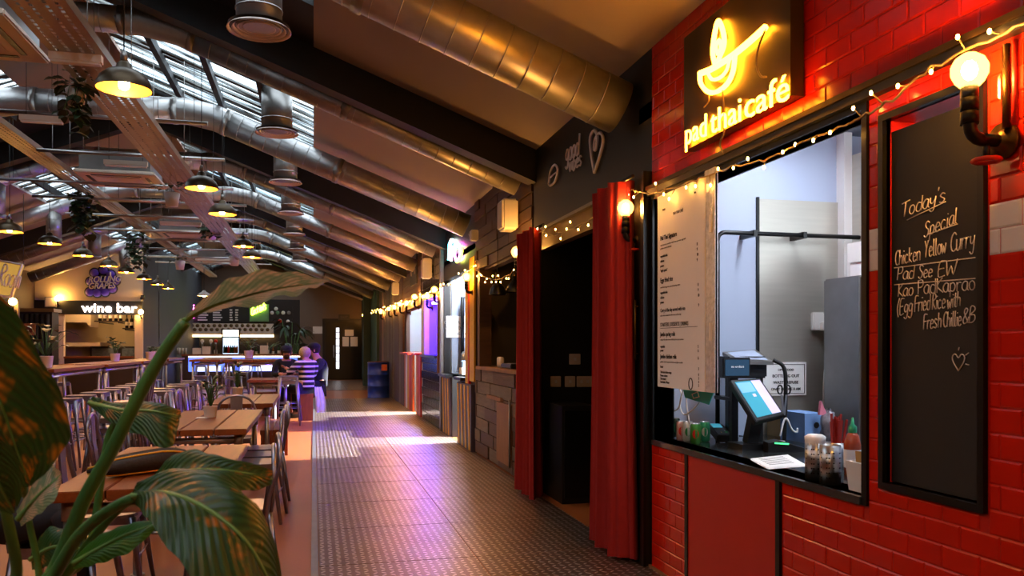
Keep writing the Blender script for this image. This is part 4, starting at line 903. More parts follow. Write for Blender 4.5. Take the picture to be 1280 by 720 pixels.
def stool(mat='gun_metal'):
    t = thing('metal_stool', '', 'stool', (0, 0, 0), 'pressed metal stools')
    MB().prism([(.155*math.copysign(abs(math.cos(a))**.5, math.cos(a)), .155*math.copysign(abs(math.sin(a))**.5, math.sin(a))) for a in [2*PI*k/20 for k in range(20)]], (0, 0, .745), (1, 0, 0), (0, 1, 0), (0, 0, .018)).build('seat', mat, t, fix=True)
    MB().box(-.14, .14, -.14, .14, .705, .745).build('apron', mat, t)
    for sx in (-1, 1):
        for sy in (-1, 1): MB().tube([(sx*.13, sy*.13, .74), (sx*.2, sy*.2, 0)], [.021, .013], 7).build('leg', mat, t)
    q = .172; MB().tube([(-q, -q, .3), (q, -q, .3), (q, q, .3), (-q, q, .3)], .008, 6, closed=True).build('foot_ring', mat, t)
    return t
ch = metal_chair(); CH = [
 (-.41, 4.2, PI, 'metal chair on the aisle side of the nearest table, nearer one'), (-.44, 6.5, PI, 'metal chair on the aisle side of the second table, nearer one'), (-.44, 6.95, PI, 'metal chair on the aisle side of the second table, middle one'), (-.44, 7.4, PI, 'metal chair on the aisle side of the second table, farther one'),
 (-1.1, 4.75, 0, 'metal chair on the left of the nearest table, behind the bag'), (-1.12, 4.1, 0, 'metal chair on the left of the nearest table, near the leaves'), (-1.38, 6.5, 0, 'metal chair on the left of the second table, nearer one'), (-1.38, 7.3, 0, 'metal chair on the left of the second table, farther one'), (-1.3, 9.1, 0, 'metal chair on the left of the third table, nearer one'), (-1.3, 9.9, 0, 'metal chair on the left of the third table, farther one'), (-.75, 8.3, -PI/2, 'metal chair at the near end of the third table'),
 (-.41, 4.72, PI, 'metal chair on the aisle side of the nearest table, farther one'), (-1.35, 15.4, 0, 'metal chair at the low table of the three people')]
for i, (x, y, r, lab) in enumerate(CH): place(ch, i == 0, (x, y, 0), r+[.05, -.08, .04, .1][i % 4], lab)
st = stool(); k = 0; ST = []
for i in range(12): ST.append((-2.72, 8.1+i*.62, 0, 'metal bar stool on the near side of the left row, %s to the camera' % ORDS[i]))
for i in range(9): ST.append((-4.05, 8.4+i*.75, 0, 'metal bar stool on the far side of the left row, %s to the camera' % ORDS[i]))
for i in range(7): ST.append((-2.05+.09*(i % 2), 10.6+i*.68, 0, 'metal stool standing loose right of the left row, %s' % ORDS[i]))
for i, (x, y) in enumerate(((-.42, 16.9), (-.42, 17.5), (-.42, 18.1), (-1.5, 16.3), (-2.15, 16.9), (-1.6, 19.0))): ST.append((x, y, 0, 'metal stool round the front bar table, %s' % ['nearest on the aisle side', 'middle on the aisle side', 'farthest on the aisle side', 'on its near side', 'on its left', 'behind its far end'][i]))
for i, (x, y, r, lab) in enumerate(ST): place(st, i == 0, (x, y, 0), .1*math.sin(i*2.1), lab)
# a stack of stools by the aisle and stacked chairs by the left row
pm('chair_blue', '#5A5870', .3, .85)
for i in (0, 4): place(st, False, (-.42, 14.2, .02*i), .03*i, ['bottom stool of the stack beside the aisle', 'second stool from the bottom of the stack beside the aisle', 'middle stool of the stack beside the aisle', 'second stool from the top of the stack beside the aisle', 'top stool of the stack beside the aisle'][i], 'stacked stools by the aisle')
for j, (x, y) in enumerate(((-1.95, 8.6), (-2.0, 9.4))):
    for i in range(4): place(ch, False, (x+.03*i, y, .10*i), PI+.02*i, 'stacked metal chair, %s in the %s stack left of the tables' % (['lowest', 'second lowest', 'second highest', 'highest'][i], ['nearer', 'farther'][j]), 'stacked metal chairs')
# ---------------------------------------------------------------- benches
def bench(x0, x1, y0, y1, z, lab):
    t = thing('bench', lab, 'bench', ((x0+x1)/2, (y0+y1)/2, 0)); w = (x1-x0)/2
    for i in range(2): MB().box(x0+i*w+.002, x0+(i+1)*w-.002, y0, y1, z-.05, z).build('plank', 'wood_bench', t, bevel=.004)
    for y in (y0+.01, y1-.06): MB().box(x0+.01, x1-.01, y, y+.05, 0, z-.05).build('end_board', 'wood_bench', t)
    MB().box((x0+x1)/2-.02, (x0+x1)/2+.02, y0+.06, y1-.06, .2, .3).build('stretcher', 'wood_bench', t)
bench(-.56, -.30, 8.93, 10.3, .45, 'brown wooden bench by the third table, end towards the camera')
bench(-.28, .0, 14.95, 16.3, .48, 'brown wooden bench under the person in the striped jumper'); bench(-1.1, -.4, 16.1, 16.4, .46, 'brown wooden bench at the far end of the low table')
# ---------------------------------------------------------------- bag and coat
t = thing('shoulder_bag', 'black bag with yellow piping lying on the nearest table', 'bag', (-.85, 4.25, .75))
pm('bag_black', '#17130F', .7, var=.3, scale=30, bump=.3, bscale=60); pm('bag_tan', '#8A5A2A', .6, var=.2)
A, B = atz(105, 606, .752), atz(205, 592, .752)
def bagpt(px, py, D): return atd(px, py, D)
def bag_loft():
    L_ = 9; mb = MB(); vs = []; n = 14
    for i in range(L_+1):
        s = i/L_; c = Vector((-.985+.37*s, 3.95+.25*s, .752)); h = .075+.07*s-.03*s*s; w = .10+.015*math.sin(s*PI)
        k = .35+.65*min(1, 4*s, 4*(1-s)+.3)
        for j in range(n):
            a = 2*PI*j/n; vs.append(c+Vector((-.06*0, math.cos(a)*w*k, (h/2)*(1+math.sin(a)*k))))
    fs = [(i*n+j, i*n+(j+1) % n, (i+1)*n+(j+1) % n, (i+1)*n+j) for i in range(L_) for j in range(n)]
    fs += [tuple(range(n))[::-1], tuple(range(L_*n, L_*n+n))]
    return mb._a(vs, fs, True), vs, n, L_
mb, vs, n_, L__ = bag_loft(); body = mb.build('body', 'bag_black', t, fix=True)
for j0, nm in ((5, 'piping'), (9, 'piping')): MB().tube([Vector(vs[i*n_+j0])+Vector((0, -.002, 0)) for i in range(L__+1)], .0048, 6).build(nm, 'yellow_paint', t)
MB()._a([Vector(vs[i*n_+j])+Vector((0, 0, .003)) for i in range(1, L__) for j in (0, 1, 2, 3, 4)], [(i*5+j, i*5+j+1, (i+1)*5+j+1, (i+1)*5+j) for i in range(L__-2) for j in range(4)], True).build('flap', 'bag_tan', t)
t = thing('coat', 'dark coat heaped on the chair seat left of the nearest table', 'coat', (-1.25, 4.1, .46)); pm('coat_navy', '#10131C', .9, var=.3, bump=.5, bscale=10)
mb = MB().ball((-1.27, 4.1, .56), .22, 18, 12, (.95, 1.0, .48)); R = random.Random(2)
for v in mb.v: v += Vector((R.uniform(-.012, .012), R.uniform(-.012, .012), R.uniform(-.012, .012)))
mb.build('cloth', 'coat_navy', t)
mb = MB().tube(spline([(-1.12, 3.98, .58), (-1.04, 3.94, .5), (-1.03, 3.92, .3), (-1.05, 3.92, .2)], 4), .05, 10); mb.build('sleeve', 'coat_navy', t)
# ---------------------------------------------------------------- small potted plants
def leaf_mb(mb, p, d, L_, w, droop=.3, up=Vector((0, 0, 1))):
    d = Vector(d).normalized(); s = d.cross(up); s = s.normalized() if s.length > .01 else Vector((1, 0, 0)); prof = [(0, .05), (.25, .8), (.55, 1), (.8, .6), (1, .02)]; vs = []
    for a, b in prof:
        c = p+d*L_*a-Vector((0, 0, droop*L_*a*a)); vs += [c-s*w*b/2+Vector((0, 0, .12*w*b)), c, c+s*w*b/2+Vector((0, 0, .12*w*b))]
    mb._a(vs, [(3*i+j, 3*i+j+1, 3*i+j+4, 3*i+j+3) for i in range(4) for j in range(2)], True)
def potted(p, lab, kind=0, rp=.06, hp=.11, h=.25, seed=1, name='potted_plant', n=14, potmat='terracotta_white', lw=.05):
    R = random.Random(seed); p = Vector(p); t = thing(name, lab, 'plant', p, 'potted plants on the tables')
    MB().lathe([(0, 0), (rp*.82, 0), (rp*.86, .01), (rp, hp-.012), (rp*1.03, hp-.01), (rp*1.03, hp), (rp*.92, hp), (rp*.9, hp-.02), (0, hp-.02)], p, 20).build('pot', potmat, t); MB().lathe([(0, hp-.018), (rp*.9, hp-.018)], p, 14).build('soil', 'soil', t)
    st_, lf = MB(), MB(); o = p+Vector((0, 0, hp-.02))
    for i in range(n):
        a = R.uniform(0, 2*PI); s = R.uniform(.3, 1)
        if kind == 0: tip = o+Vector((math.cos(a)*.3*h*s, math.sin(a)*.3*h*s, h*R.uniform(.35, 1)))
        elif kind == 1: tip = o+Vector((math.cos(a)*.6*h*s, math.sin(a)*.6*h*s, h*R.uniform(.3, .9)))
        else: tip = o+Vector((math.cos(a)*.15*h, math.sin(a)*.15*h, h*R.uniform(.5, 1)))
        st_.tube([o, o.lerp(tip, .5)+Vector((0, 0, .02)), tip], .003, 5); a2 = a+R.uniform(-.6, .6)
        leaf_mb(lf, tip, (math.cos(a2), math.sin(a2), R.uniform(.1, 1.0)), h*R.uniform(.25, .42), lw*R.uniform(.8, 1.3), .35)
    st_.build('stems', 'stem_green', t, 'stuff'); lf.build('foliage', 'leaf_small', t, 'stuff'); return t
p = atz(263, 522, .751); potted(p, 'white pot with glossy upright plant on the second table', 0, .055, .1, .26, 3, n=22, lw=.045)
solo(MB().box(p.x-.11, p.x-.02, p.y-.06, p.y+.03, .751, .755), 'coaster', 'paper', 'white card under the pot on the second table', 'card')
p = atz(297, 497, .751); potted(p, 'white pot with dark upright plant on the third table', 0, .06, .12, .3, 5, n=20)
for i, (px, py, kd, h, r, lab) in enumerate(((57, 460, 1, .42, .085, 'white pot with dark bushy plant at the near end of the left row'), (144, 451.5, 0, .3, .08, 'white pot with round leaves on the left row'), (331, 444.5, 1, .3, .1, 'white pot with dark plant on the front bar table'), (188, 449.5, 1, .12, .09, 'low white pot far along the left row, left of a pair'), (213, 446, 1, .12, .09, 'low white pot far along the left row, right of a pair'))):
    p = atz(px, py, 1.083); p.x = min(max(p.x, -3.65), -3.1) if px < 300 else p.x; p.y = min(max(p.y, 8.1), 20) if px < 300 else min(max(p.y, 16.7), 18.3); potted(p, lab, kd, r, r*1.75, h, 11+i, n=24, lw=.09)
# ---------------------------------------------------------------- hanging planters
def hanger(px, py, zc_, lab, trail, pot=True, seed=1, s=1.0, cr=.06):
    p = atd(px, py, zc_); R = random.Random(seed); t = thing('hanging_planter', lab, 'plant', p, 'hanging planters')
    MB().lathe([(0, 0), (.055*s, 0), (.075*s, .13*s), (.068*s, .13*s), (.065*s, .115*s), (0, .115*s)], p, 16).build('pot', 'terracotta_white', t)
    zt = max(p.z+.5, 3.4); zt = min(max(zt, 3.47), roofz(p.x)-.01)
    for k in range(3): MB().tube([p+Vector((math.cos(k*2.1)*.07*s, math.sin(k*2.1)*.07*s, .12*s)), (p.x, p.y, p.z+.45*s), (p.x, p.y, zt)], .0025, 4).build('cord', 'wire_warm', t)
    lf, st_ = MB(), MB(); top = p+Vector((0, 0, .12*s))
    for i in range(34 if trail else 18):
        a = R.uniform(0, 2*PI); r = R.uniform(.02, .13)*s; leaf_mb(lf, top+Vector((math.cos(a)*r, math.sin(a)*r, R.uniform(0, .1)*s)), (math.cos(a), math.sin(a), R.uniform(-.2, .8)), .09*s, cr*s, .4)
    if trail:
        for i in range(11):
            a = R.uniform(0, 2*PI); L_ = trail*R.uniform(.35, 1); P = [top, top+Vector((math.cos(a)*.09*s, math.sin(a)*.09*s, 0))]; m = int(L_/.07)
            for j in range(1, m+1): P.append(P[1]+Vector((R.uniform(-.03, .03), R.uniform(-.03, .03), -L_*j/m)))
            st_.tube(P, .0025, 4)
            for q in P[1:]:
                for k in range(2): a2 = R.uniform(0, 2*PI); leaf_mb(lf, q, (math.cos(a2), math.sin(a2), R.uniform(-.6, .3)), .085*s, cr*s, .4)
        st_.build('stems', 'stem_green', t, 'stuff')
    lf.build('foliage', 'leaf_ivy', t, 'stuff')
hanger(95, 132, 5.9, 'large trailing ivy planter hung beside the wide cable tray', .36, seed=1, s=1.0, cr=.07)
hanger(215, 258, 8.9, 'white hanging pot with a tuft of green under the cassette', 0, seed=2, s=1.15, cr=.05)
hanger(103, 268, 11.5, 'dark bushy trailing planter between the left lamps', .5, seed=3, s=1.3, cr=.09)
hanger(171, 310, 15.5, 'trailing planter in front of the grape sign wall', .55, seed=4, s=1.3, cr=.08)
hanger(264, 300, 14.0, 'leafy white hanging pot right of the far cassette', .15, seed=5, s=1.4, cr=.09)
hanger(293, 332, 18.0, 'white hanging pot with tall leaves near the front bar', 0, seed=6, s=1.6, cr=.09)
hanger(225, 337, 18.0, 'small white hanging pot before the dark slate wall', 0, seed=7, s=1.5, cr=.05)
# ---------------------------------------------------------------- wine bar kiosk
KY = 22.0; kx0, kx1 = aty(77, 400, KY).x, aty(178, 400, KY).x
wk_ = struct('wall_wine_bar')
zs = aty(120, 393, KY).z; zs1 = aty(120, 376, KY).z
MB().prism([(XL, zs1), (kx1, zs1), (kx1, roofz(kx1)), (XL, ZE)], (0, KY, 0), (1, 0, 0), (0, 0, 1), (0, .12, 0)).build('gable_wall', 'cream_wall', wk_, fix=True)
MB().box(XL, kx1, KY-.04, KY+.12, zs, zs1).build('sign_band', 'black_paint', wk_)
MB().box(kx1-.18, kx1, KY-.02, KY+.12, 0, zs).build('post', 'cream_wall', wk_)
MB().box(XL, kx0+.05, KY, KY+.12, 0, zs).build('pier', 'cream_wall', wk_)
MB().prism([(KY+.12, 0), (YF, 0), (YF, roofz(kx1)), (KY+.12, roofz(kx1))], (kx1-.08, 0, 0), (0, 1, 0), (0, 0, 1), (.08, 0, 0)).build('side_wall', 'slate_wall', wk_, fix=True)
MB().box(XL, kx1, KY+2.2, KY+2.3, 0, 3.1).build('rear_wall', 'cream_wall', wk_)
MB().box(XL, kx1-.08, KY+.12, KY+2.2, 2.75, 2.8).build('soffit', 'cream_wall', wk_)
t = thing('wine_bar_counter', 'dark counter inside the wine bar opening', 'counter', ((kx0+kx1)/2, KY+.2, 0)); MB().box(kx0+.06, kx1-.2, KY+.0, KY+.4, 0, 1.05).build('front', 'brown_wall', t); MB().box(kx0+.06, kx1-.2, KY-.06, KY+.45, 1.05, 1.1).build('top', 'wood_top_x', t)
t = thing('wine_bar_sign', 'glowing white wine bar lettering on the black band', 'sign', (-5, KY-.05, zs)); a, b = aty(102, 391, KY-.07), aty(171, 391, KY-.07)
o = text('lettering', 'wine bar', .33, 'neon_white', t, (a.x, KY-.07, a.z+.02), (1, 0, 0), (0, 0, 1), .02, .0)
xs = [v.co.x for v in o.data.vertices]; x0_, w_ = min(xs), max(xs)-min(xs)
for v in o.data.vertices: v.co.x = x0_+(v.co.x-x0_)*(b.x-a.x)/w_
t = thing('grape_sign', 'purple grape bunch sign lettered Rolling Grapes on the cream gable', 'sign', (-5, KY-.06, 2.7)); pm('grape', '#5638B4', .35, var=.2, scale=4); pm('grape_dark', '#100820', .6); pm('cream_paint', '#E9DCC8', .5)
for i, (px, py) in enumerate(((118, 341), (129, 338), (138, 343), (113, 352), (123, 350), (134, 350), (144, 351), (112, 365), (121, 366), (131, 365), (140, 361), (126, 358))):
    q = aty(px, py, KY-.05); r = .1; MB().lathe([(r*1.32, 0), (r*1.32, .02), (0, .02)], (q.x, KY-.012, q.z), 18, (0, -1, 0)).build('outline', 'grape_dark', t); MB().lathe([(r, 0), (r*.96, .03), (r*.6, .055), (0, .065)], (q.x, KY-.03, q.z), 18, (0, -1, 0)).build('grape', 'grape', t)
for s_, (px, py) in (('ROLLING', (110, 353)), ('GRAPES', (110, 361))): q = aty(px, py, KY-.11); text('lettering', s_, .21, 'cream_paint', t, q, (1, 0, .05), (0, 0, 1), .01, .018, .25, squash=.85)
q = aty(138, 340, KY-.1); MB().tube([q, q+Vector((0, 0, -.15))], .02, 6).build('stalk', 'cream_paint', t)
def bottle(p, lab, h=.3, mat='bottle_dark', group='bottles in the wine bar'):
    t = thing('bottle', lab, 'bottle', p, group); k = h/.3; MB().lathe([(0, 0), (.037*k, 0), (.037*k, .19*k), (.014*k, .235*k), (.013*k, .29*k), (.016*k, .29*k), (.016*k, .3*k), (0, .3*k)], p, 10).build('glass', mat, t); MB().lathe([(.0378*k, .06*k), (.0378*k, .14*k)], p, 10).build('paper_label', 'cream_paint', t)
pm('bottle_dark', '#150E08', .12, var=.2); pm('bottle_green', '#23401E', .1); pm('bottle_amber', '#7A3E0E', .1); pm('bottle_clear', '#B9B4A4', .08)
t = thing('bottle_shelf', 'dark shelf of wine bottles, upper one in the wine bar', 'shelf', (-5, KY+1.0, 1.9)); q0, q1 = aty(119, 401, KY+.8), aty(155, 401, KY+.8); MB().box(q0.x, q1.x, KY+.7, KY+.95, q0.z-.03, q0.z).build('board', 'brown_wall', t); MB().box(q0.x+.1, q0.x+.13, KY+.75, KY+2.2, q0.z-.06, q0.z-.03).build('bracket', 'black_metal', t); MB().box(q1.x-.13, q1.x-.1, KY+.75, KY+2.2, q0.z-.06, q0.z-.03).build('bracket', 'black_metal', t)
for i, px in enumerate((125, 131, 138, 145, 151)): q = aty(px, 401, KY+.82); bottle((q.x, KY+.82, q0.z), 'dark wine bottle on the upper shelf, %s from the left' % ['first', 'second', 'third', 'fourth', 'fifth'][i], .34)
t = thing('bottle_shelf', 'small lower shelf with two bottles by the wine bar post', 'shelf', (-4.5, KY+.8, 1.7)); q0, q1 = aty(154, 410, KY+.8), aty(168, 410, KY+.8); MB().box(q0.x, q1.x, KY+.7, KY+.95, q0.z-.03, q0.z).build('board', 'brown_wall', t); MB().box(q0.x+.05, q0.x+.08, KY+.75, KY+2.2, q0.z-.06, q0.z-.03).build('bracket', 'black_metal', t)
for i, px in enumerate((158.5, 164.5)): q = aty(px, 410, KY+.82); bottle((q.x, KY+.82, q0.z), 'dark wine bottle on the small lower shelf, %s one' % ['left', 'right'][i], .34)
t = thing('extractor_hood', 'cream boxed hood inside the wine bar', 'hood', (-5.9, KY+1.2, 2)); a, b = aty(80, 391, KY+.8), aty(108, 403, KY+.8)
MB().prism([(a.x, b.z), (b.x, b.z), (b.x+.1, b.z-.12), (b.x+.1, 2.75), (a.x, 2.75)], (0, KY+.8, 0), (1, 0, 0), (0, 0, 1), (0, .8, 0)).build('casing', 'cream_wall', t, fix=True); MB().box(a.x, b.x+.3, KY+.9, KY+2.2, 1.35, 1.45).build('lower_casing', 'cream_wall', t)
t = thing('drinks_cooler', 'glass door drinks cooler on the back wall of the wine bar', 'cooler', (-5.2, KY+1.9, .0)); MB().box(kx0+.2, kx1-.3, KY+1.8, KY+2.2, 0, 1.35).build('cabinet', 'slate_wall', t); pm('cool_glass', '#7E8CA0', .2, var=.4, scale=14)
for i in range(2): MB().box(kx0+.25+i*.75, kx0+.9+i*.75, KY+1.78, KY+1.8, .4, 1.3).build('door', 'cool_glass', t)
pm('wine_light', '#FFE8C0', .5, emit='#FFCF90', es=22); pm('warm_fixture', '#FFE8C0', .5, emit='#FFC880', es=4)
t = thing('ceiling_light', 'warm strip light under the wine bar soffit', 'light', (-5.2, KY+.9, 2.7)); MB().box(-5.9, -4.6, KY+.4, KY+.5, 2.72, 2.75).build('housing', 'white_plastic', t); MB().box(-5.88, -4.62, KY+.41, KY+.49, 2.70, 2.72).build('diffuser', 'wine_light', t)
def wall_bulb(px, py, Y, lab):
    q = aty(px, py, Y); t = thing('bulb_lamp', lab, 'lamp', q, 'bare bulbs on the left'); MB().ball(q, .06, 12, 8).build('bulb', 'bulb_far', t); MB().tube([q+Vector((0, 0, -.05)), q+Vector((0, .0, -.15)), q+Vector((0, .12, -.15))], .02, 8).build('bracket', 'iron_pipe', t)
wall_bulb(176, 390, KY-.12, 'bare bulb at the right end of the wine bar sign'); wall_bulb(72, 373, KY-.12, 'bare bulb beside the grey box left of the wine bar'); 
t = thing('fuse_box', 'grey box on the cream wall left of the wine bar', 'box', (-6.3, KY-.1, 2.1)); a, b = aty(56, 371, KY-.1), aty(70, 384, KY-.1); MB().box(a.x, b.x, KY-.12, KY, b.z, a.z).build('case', 'grey_box', t); MB().box(a.x+.02, b.x-.02, KY-.13, KY-.12, b.z+.02, a.z-.02).build('lid', 'cream_plastic', t)
t = thing('security_camera', 'small dark camera at the corner of the cream gable', 'camera', aty(178, 373, KY-.1)); q = aty(178, 373, KY-.1); MB().ball(q, .06, 10, 6).build('dome', 'black_metal', t); MB().box(q.x-.04, q.x+.04, KY-.1, KY, q.z+.02, q.z+.08).build('mount', 'black_metal', t)
# ---------------------------------------------------------------- left wall furniture
t = thing('room_sign', 'tilted lit sign reading Room at the left edge', 'sign', (-5.3, 15.5, 2.2)); Y = 15.0
a, b, c, d = [aty(*p, Y) for p in ((-22, 322), (28, 331), (14, 371), (-30, 366))]; pm('sign_glow', '#8A7440', .5, emit='#A88038', es=.35, var=.4, scale=5)
MB()._a([a, b, c, d]+[p+Vector((0, .1, 0)) for p in (a, b, c, d)], [(3,2,1,0),(4,5,6,7),(0,1,5,4),(1,2,6,5),(2,3,7,6),(3,0,4,7)]).build('panel', 'sign_glow', t, fix=True)
MB().tube([p+Vector((0, -.02, 0)) for p in (a, b, c, d)], .025, 6, closed=True).build('frame', 'cream_plastic', t)
mb = MB(); q, q2 = aty(-3, 356, Y-.03), aty(20, 360, Y-.03); u = (q2-q).normalized(); v = (aty(3, 335, Y-.03)-q); 
GL['m'] = [[(.05, .6), (.05, 0)], [(.05, .4), (.2, .6), (.28, .45), (.28, 0)], [(.28, .4), (.42, .6), (.5, .45), (.5, 0)]]
strokes('Room', .34, q, u, (.25, 0, .97), .014, mb, 0, 1, .42); mb.build('lettering', 'cream_paint', t)
for p in (a, b): MB().tube([p+Vector((0, .05, 0)), (p.x, p.y+.05, roofz(p.x))], .006, 5).build('hanger', 'cord_black', t)
wall_bulb(16, 377, 15.2, 'bare bulb under the tilted Room sign')
t = thing('bulb_post', 'dark post carrying the bare bulb under the Room sign', 'post', (-5.4, 15.8, 0)); q = aty(16, 377, 15.2); MB().box(q.x-.04, q.x+.04, 15.33, 15.41, 0, q.z).build('post', 'brown_wall', t); MB().box(q.x-.1, q.x+.1, 15.27, 15.47, 0, .03).build('foot', 'brown_wall', t)
t = thing('photo_booth', 'black curtained booth against the left wall', 'booth', (-6.2, 20.6, 0)); a, b = aty(22, 386, 20.4), aty(65, 390, 20.4)
MB().box(XL+.01, b.x, 20.4, 20.9, 0, b.z).build('cabinet', 'black_roof', t); MB().box(XL+.01, b.x+.05, 20.35, 20.95, b.z, b.z+.08).build('top_rail', 'ochre', t)
for i in range(7): x = XL+.05+(b.x-XL-.1)*i/7; MB().tube([(x+.06, 20.38, .05), (x+.06, 20.38, b.z-.05)], .05, 8).build('curtain_fold', 'black_roof', t)
t = thing('picture_frame', 'small picture in a light wooden frame on the black booth', 'picture', (-6.3, 20.3, 1.6)); a, b = aty(30, 404, 20.3), aty(44, 419, 20.3)
MB().box(a.x, b.x, 20.29, 20.34, b.z, a.z).build('frame', 'plank_tan', t); MB().box(a.x+.06, b.x-.06, 20.28, 20.29, b.z+.06, a.z-.06).build('print', 'rust', t)
d2 = struct('door_2'); a, b = aty(66, 395, KY-.02), aty(80, 440, KY-.02); MB().box(a.x, b.x, KY-.05, KY-.01, 0, a.z).build('leaf', 'cream_plastic', d2); MB().box(a.x-.06, a.x, KY-.06, KY-.01, 0, a.z+.06).build('door_frame', 'cream_wall', d2); MB().box(b.x-.12, b.x-.08, KY-.09, KY-.05, 1.0, 1.05).build('door_handle', 'steel', d2)
# ---------------------------------------------------------------- back bar
BYf = 27.0
t = thing('bar_counter', 'long bar counter with blue-lit front below the blackboards', 'bar', (-2.3, BYf, 0)); x0, x1 = -4.05, -.42
MB().box(x0, x1, BYf, BYf+.6, .05, 1.05).build('body', 'brown_wall', t); MB().box(x0, x1+.05, BYf-.12, BYf+.65, 1.05, 1.1).build('top', 'wood_top_x', t)
MB().box(x0+.2, x1-.1, BYf-.03, BYf, .55, .98).build('front_panel', 'bar_blue', t); MB().box(x0+.2, x1, BYf-.06, BYf-.02, 1.0, 1.04).build('light_strip', 'tube_bar' if 'tube_bar' in MATS else 'lightbox', t)
em('panel_white', '#DDE4FF', .9)
for i, (a, b) in enumerate(((-3.6, -2.9), (-2.75, -2.45), (-2.3, -1.9), (-1.8, -1.2))): MB().box(a, b, BYf-.04, BYf-.03, .56, .72+.03*(i % 2)).build('lit_cutout', 'panel_white', t)
BW = 31.0
wb2 = struct('wall_back_bar'); MB().box(-4.05, -.5, BW, BW+.1, 0, 3.1).build('panel', 'black_paint', wb2)
def face(px0, py0, px1, py1, Y, th=.04): a, b = aty(px0, py0, Y), aty(px1, py1, Y); return MB().box(a.x, b.x, Y, Y+th, b.z, a.z), a, b
t = thing('menu_blackboard', 'long blackboard of drinks prices above the back bar', 'blackboard', (-3.2, BW-.06, 2.2)); m, a, b = face(240, 383, 312, 403, BW-.06); m.build('board', 'chalkboard', t)
for ci, (px, w) in enumerate(((247, 1), (266, .9), (287, .3), (294, .3))):
    for r in range(5): q = aty(px, 387.5+r*3.1, BW-.07); q2 = aty(px+14*w*(.7+.3*((r*7+ci*3) % 5)/5), 387.5+r*3.1, BW-.07); MB().box(q.x, q2.x, BW-.075, BW-.06, q.z-.025, q.z+.025).build('chalk_line', 'chalk', t)
t = thing('cocktails_sign', 'green panel with yellow neon Cocktails script', 'sign', (-1.9, BW-.1, 2.2)); pm('green_panel', '#5E8466', .5, var=.15); m, a, b = face(312, 380, 336, 402, BW-.12); m.build('panel', 'green_panel', t)
mb = MB(); q, q2 = aty(314, 394, BW-.15), aty(333, 386, BW-.15); u = (q2-q); strokes('Cocktails', .26, q, u.normalized(), (0, 0, 1), .02, mb, .15, 1, u.length/(4.4*.26)); mb.build('lettering', 'neon_yellow', t)
t = thing('beers_sign', 'pink neon Beers sign with a white glass outline', 'neon sign', aty(237, 392, BW-.1)); mb = MB(); q, q2 = aty(227.5, 395, BW-.12), aty(243, 387, BW-.12); u = q2-q; strokes('Beers', .28, q, u.normalized(), (0, 0, 1), .022, mb, .1, 1, u.length/(2.6*.28)); mb.build('lettering', 'neon_pink', t)
MB().tube([aty(x, y, BW-.13) for x, y in ((231, 390), (232, 384), (238, 383.5), (238, 388))], .02, 6).build('glass_outline', 'neon_white', t)
MB().tube(spline([aty(x, y, BW-.13) for x, y in ((237, 397), (239, 399), (242, 397), (241, 394))], 4), .02, 6).build('tail', 'neon_pink', t); MB().box(aty(237, 392, BW).x-.3, aty(237, 392, BW).x+.3, BW-.1, BW, 2.4, 2.46).build('bracket', 'black_metal', t)
t = thing('food_board', 'dark board of pale food drawings right of the green panel', 'blackboard', (-1, BW-.06, 2)); m, a, b = face(337, 382, 366, 412, BW-.06); m.build('board', 'black_paint', t)
for i, (px, py) in enumerate(((340, 391), (347, 391), (354, 391), (361, 391), (350, 401), (360, 402), (345, 386), (360, 410))): q = aty(px, py, BW-.07); MB().ball(q, .07, 8, 6, (1, .2, 1)).build('drawing', ['chalk', 'green_panel', 'chalk', 'grey_box', 'red_board', 'chalk'][i % 6], t)
t = thing('glass_rack', 'cream patterned valance over the back bar glasses', 'rack', (-3, BW-.3, 1.8)); m, a, b = face(234, 404, 342, 418, BW-.3, .06); m.build('valance', 'cream_paint', t)
for i in range(14):
    for r in range(2):
        q = aty(240+i*7+3.5*r, 407+r*5, BW-.3); MB().lathe([(.0, 0), (.07, 0), (.07, .01), (0, .012)], (q.x, BW-.3, q.z), 6, (0, -1, 0)).build('hexagon', 'ochre', t)
MB().box(a.x, b.x, BW-.29, BW-.24, b.z-.1, b.z-.02).build('light_strip', 'warm_fixture', t); MB().box(a.x, b.x, BW-.24, BW, b.z-.02, b.z+.02).build('shelf', 'brown_wall', t)
t = thing('bottle_fridge', 'bright glass-front bottle fridge behind the bar', 'fridge', (-3, BW-.5, 0)); a, b = aty(277, 411, BW-.5), aty(300, 438, BW-.5); MB().box(a.x, b.x, BW-.5, BW-.34, 0, a.z).build('cabinet', 'black_metal', t)
pm('fridge_glow', '#9FB8D8', .3, emit='#BFD8F4', es=.5, var=.5, scale=6); MB().box(a.x+.05, b.x-.05, BW-.53, BW-.5, b.z-.3, a.z-.32).build('lit_door', 'fridge_glow', t); MB().box(a.x+.05, b.x-.05, BW-.53, BW-.5, a.z-.28, a.z-.04).build('light_header', 'lightbox', t)
R = random.Random(8)
for i in range(7): MB().lathe([(0, 0), (.04, 0), (.04, .2), (.015, .26), (0, .3)], (a.x+.1+i*(b.x-a.x-.2)/6, BW-.56, b.z-.1), 8).build('bottle', R.choice(['bottle_amber', 'bottle_green', 'bottle_dark', 'red_board']), t)
t = thing('back_counter', 'back counter with bottles under the valance', 'counter', (-2.4, BW-.4, 0)); MB().box(-4.0, aty(276, 411, BW-.5).x-.03, BW-.55, BW-.02, 0, 1.0).build('body', 'brown_wall', t); MB().box(aty(301, 411, BW-.5).x+.03, -.6, BW-.55, BW-.02, 0, 1.0).build('body', 'brown_wall', t)
xa, xb = aty(276, 411, BW-.5).x, aty(301, 411, BW-.5).x
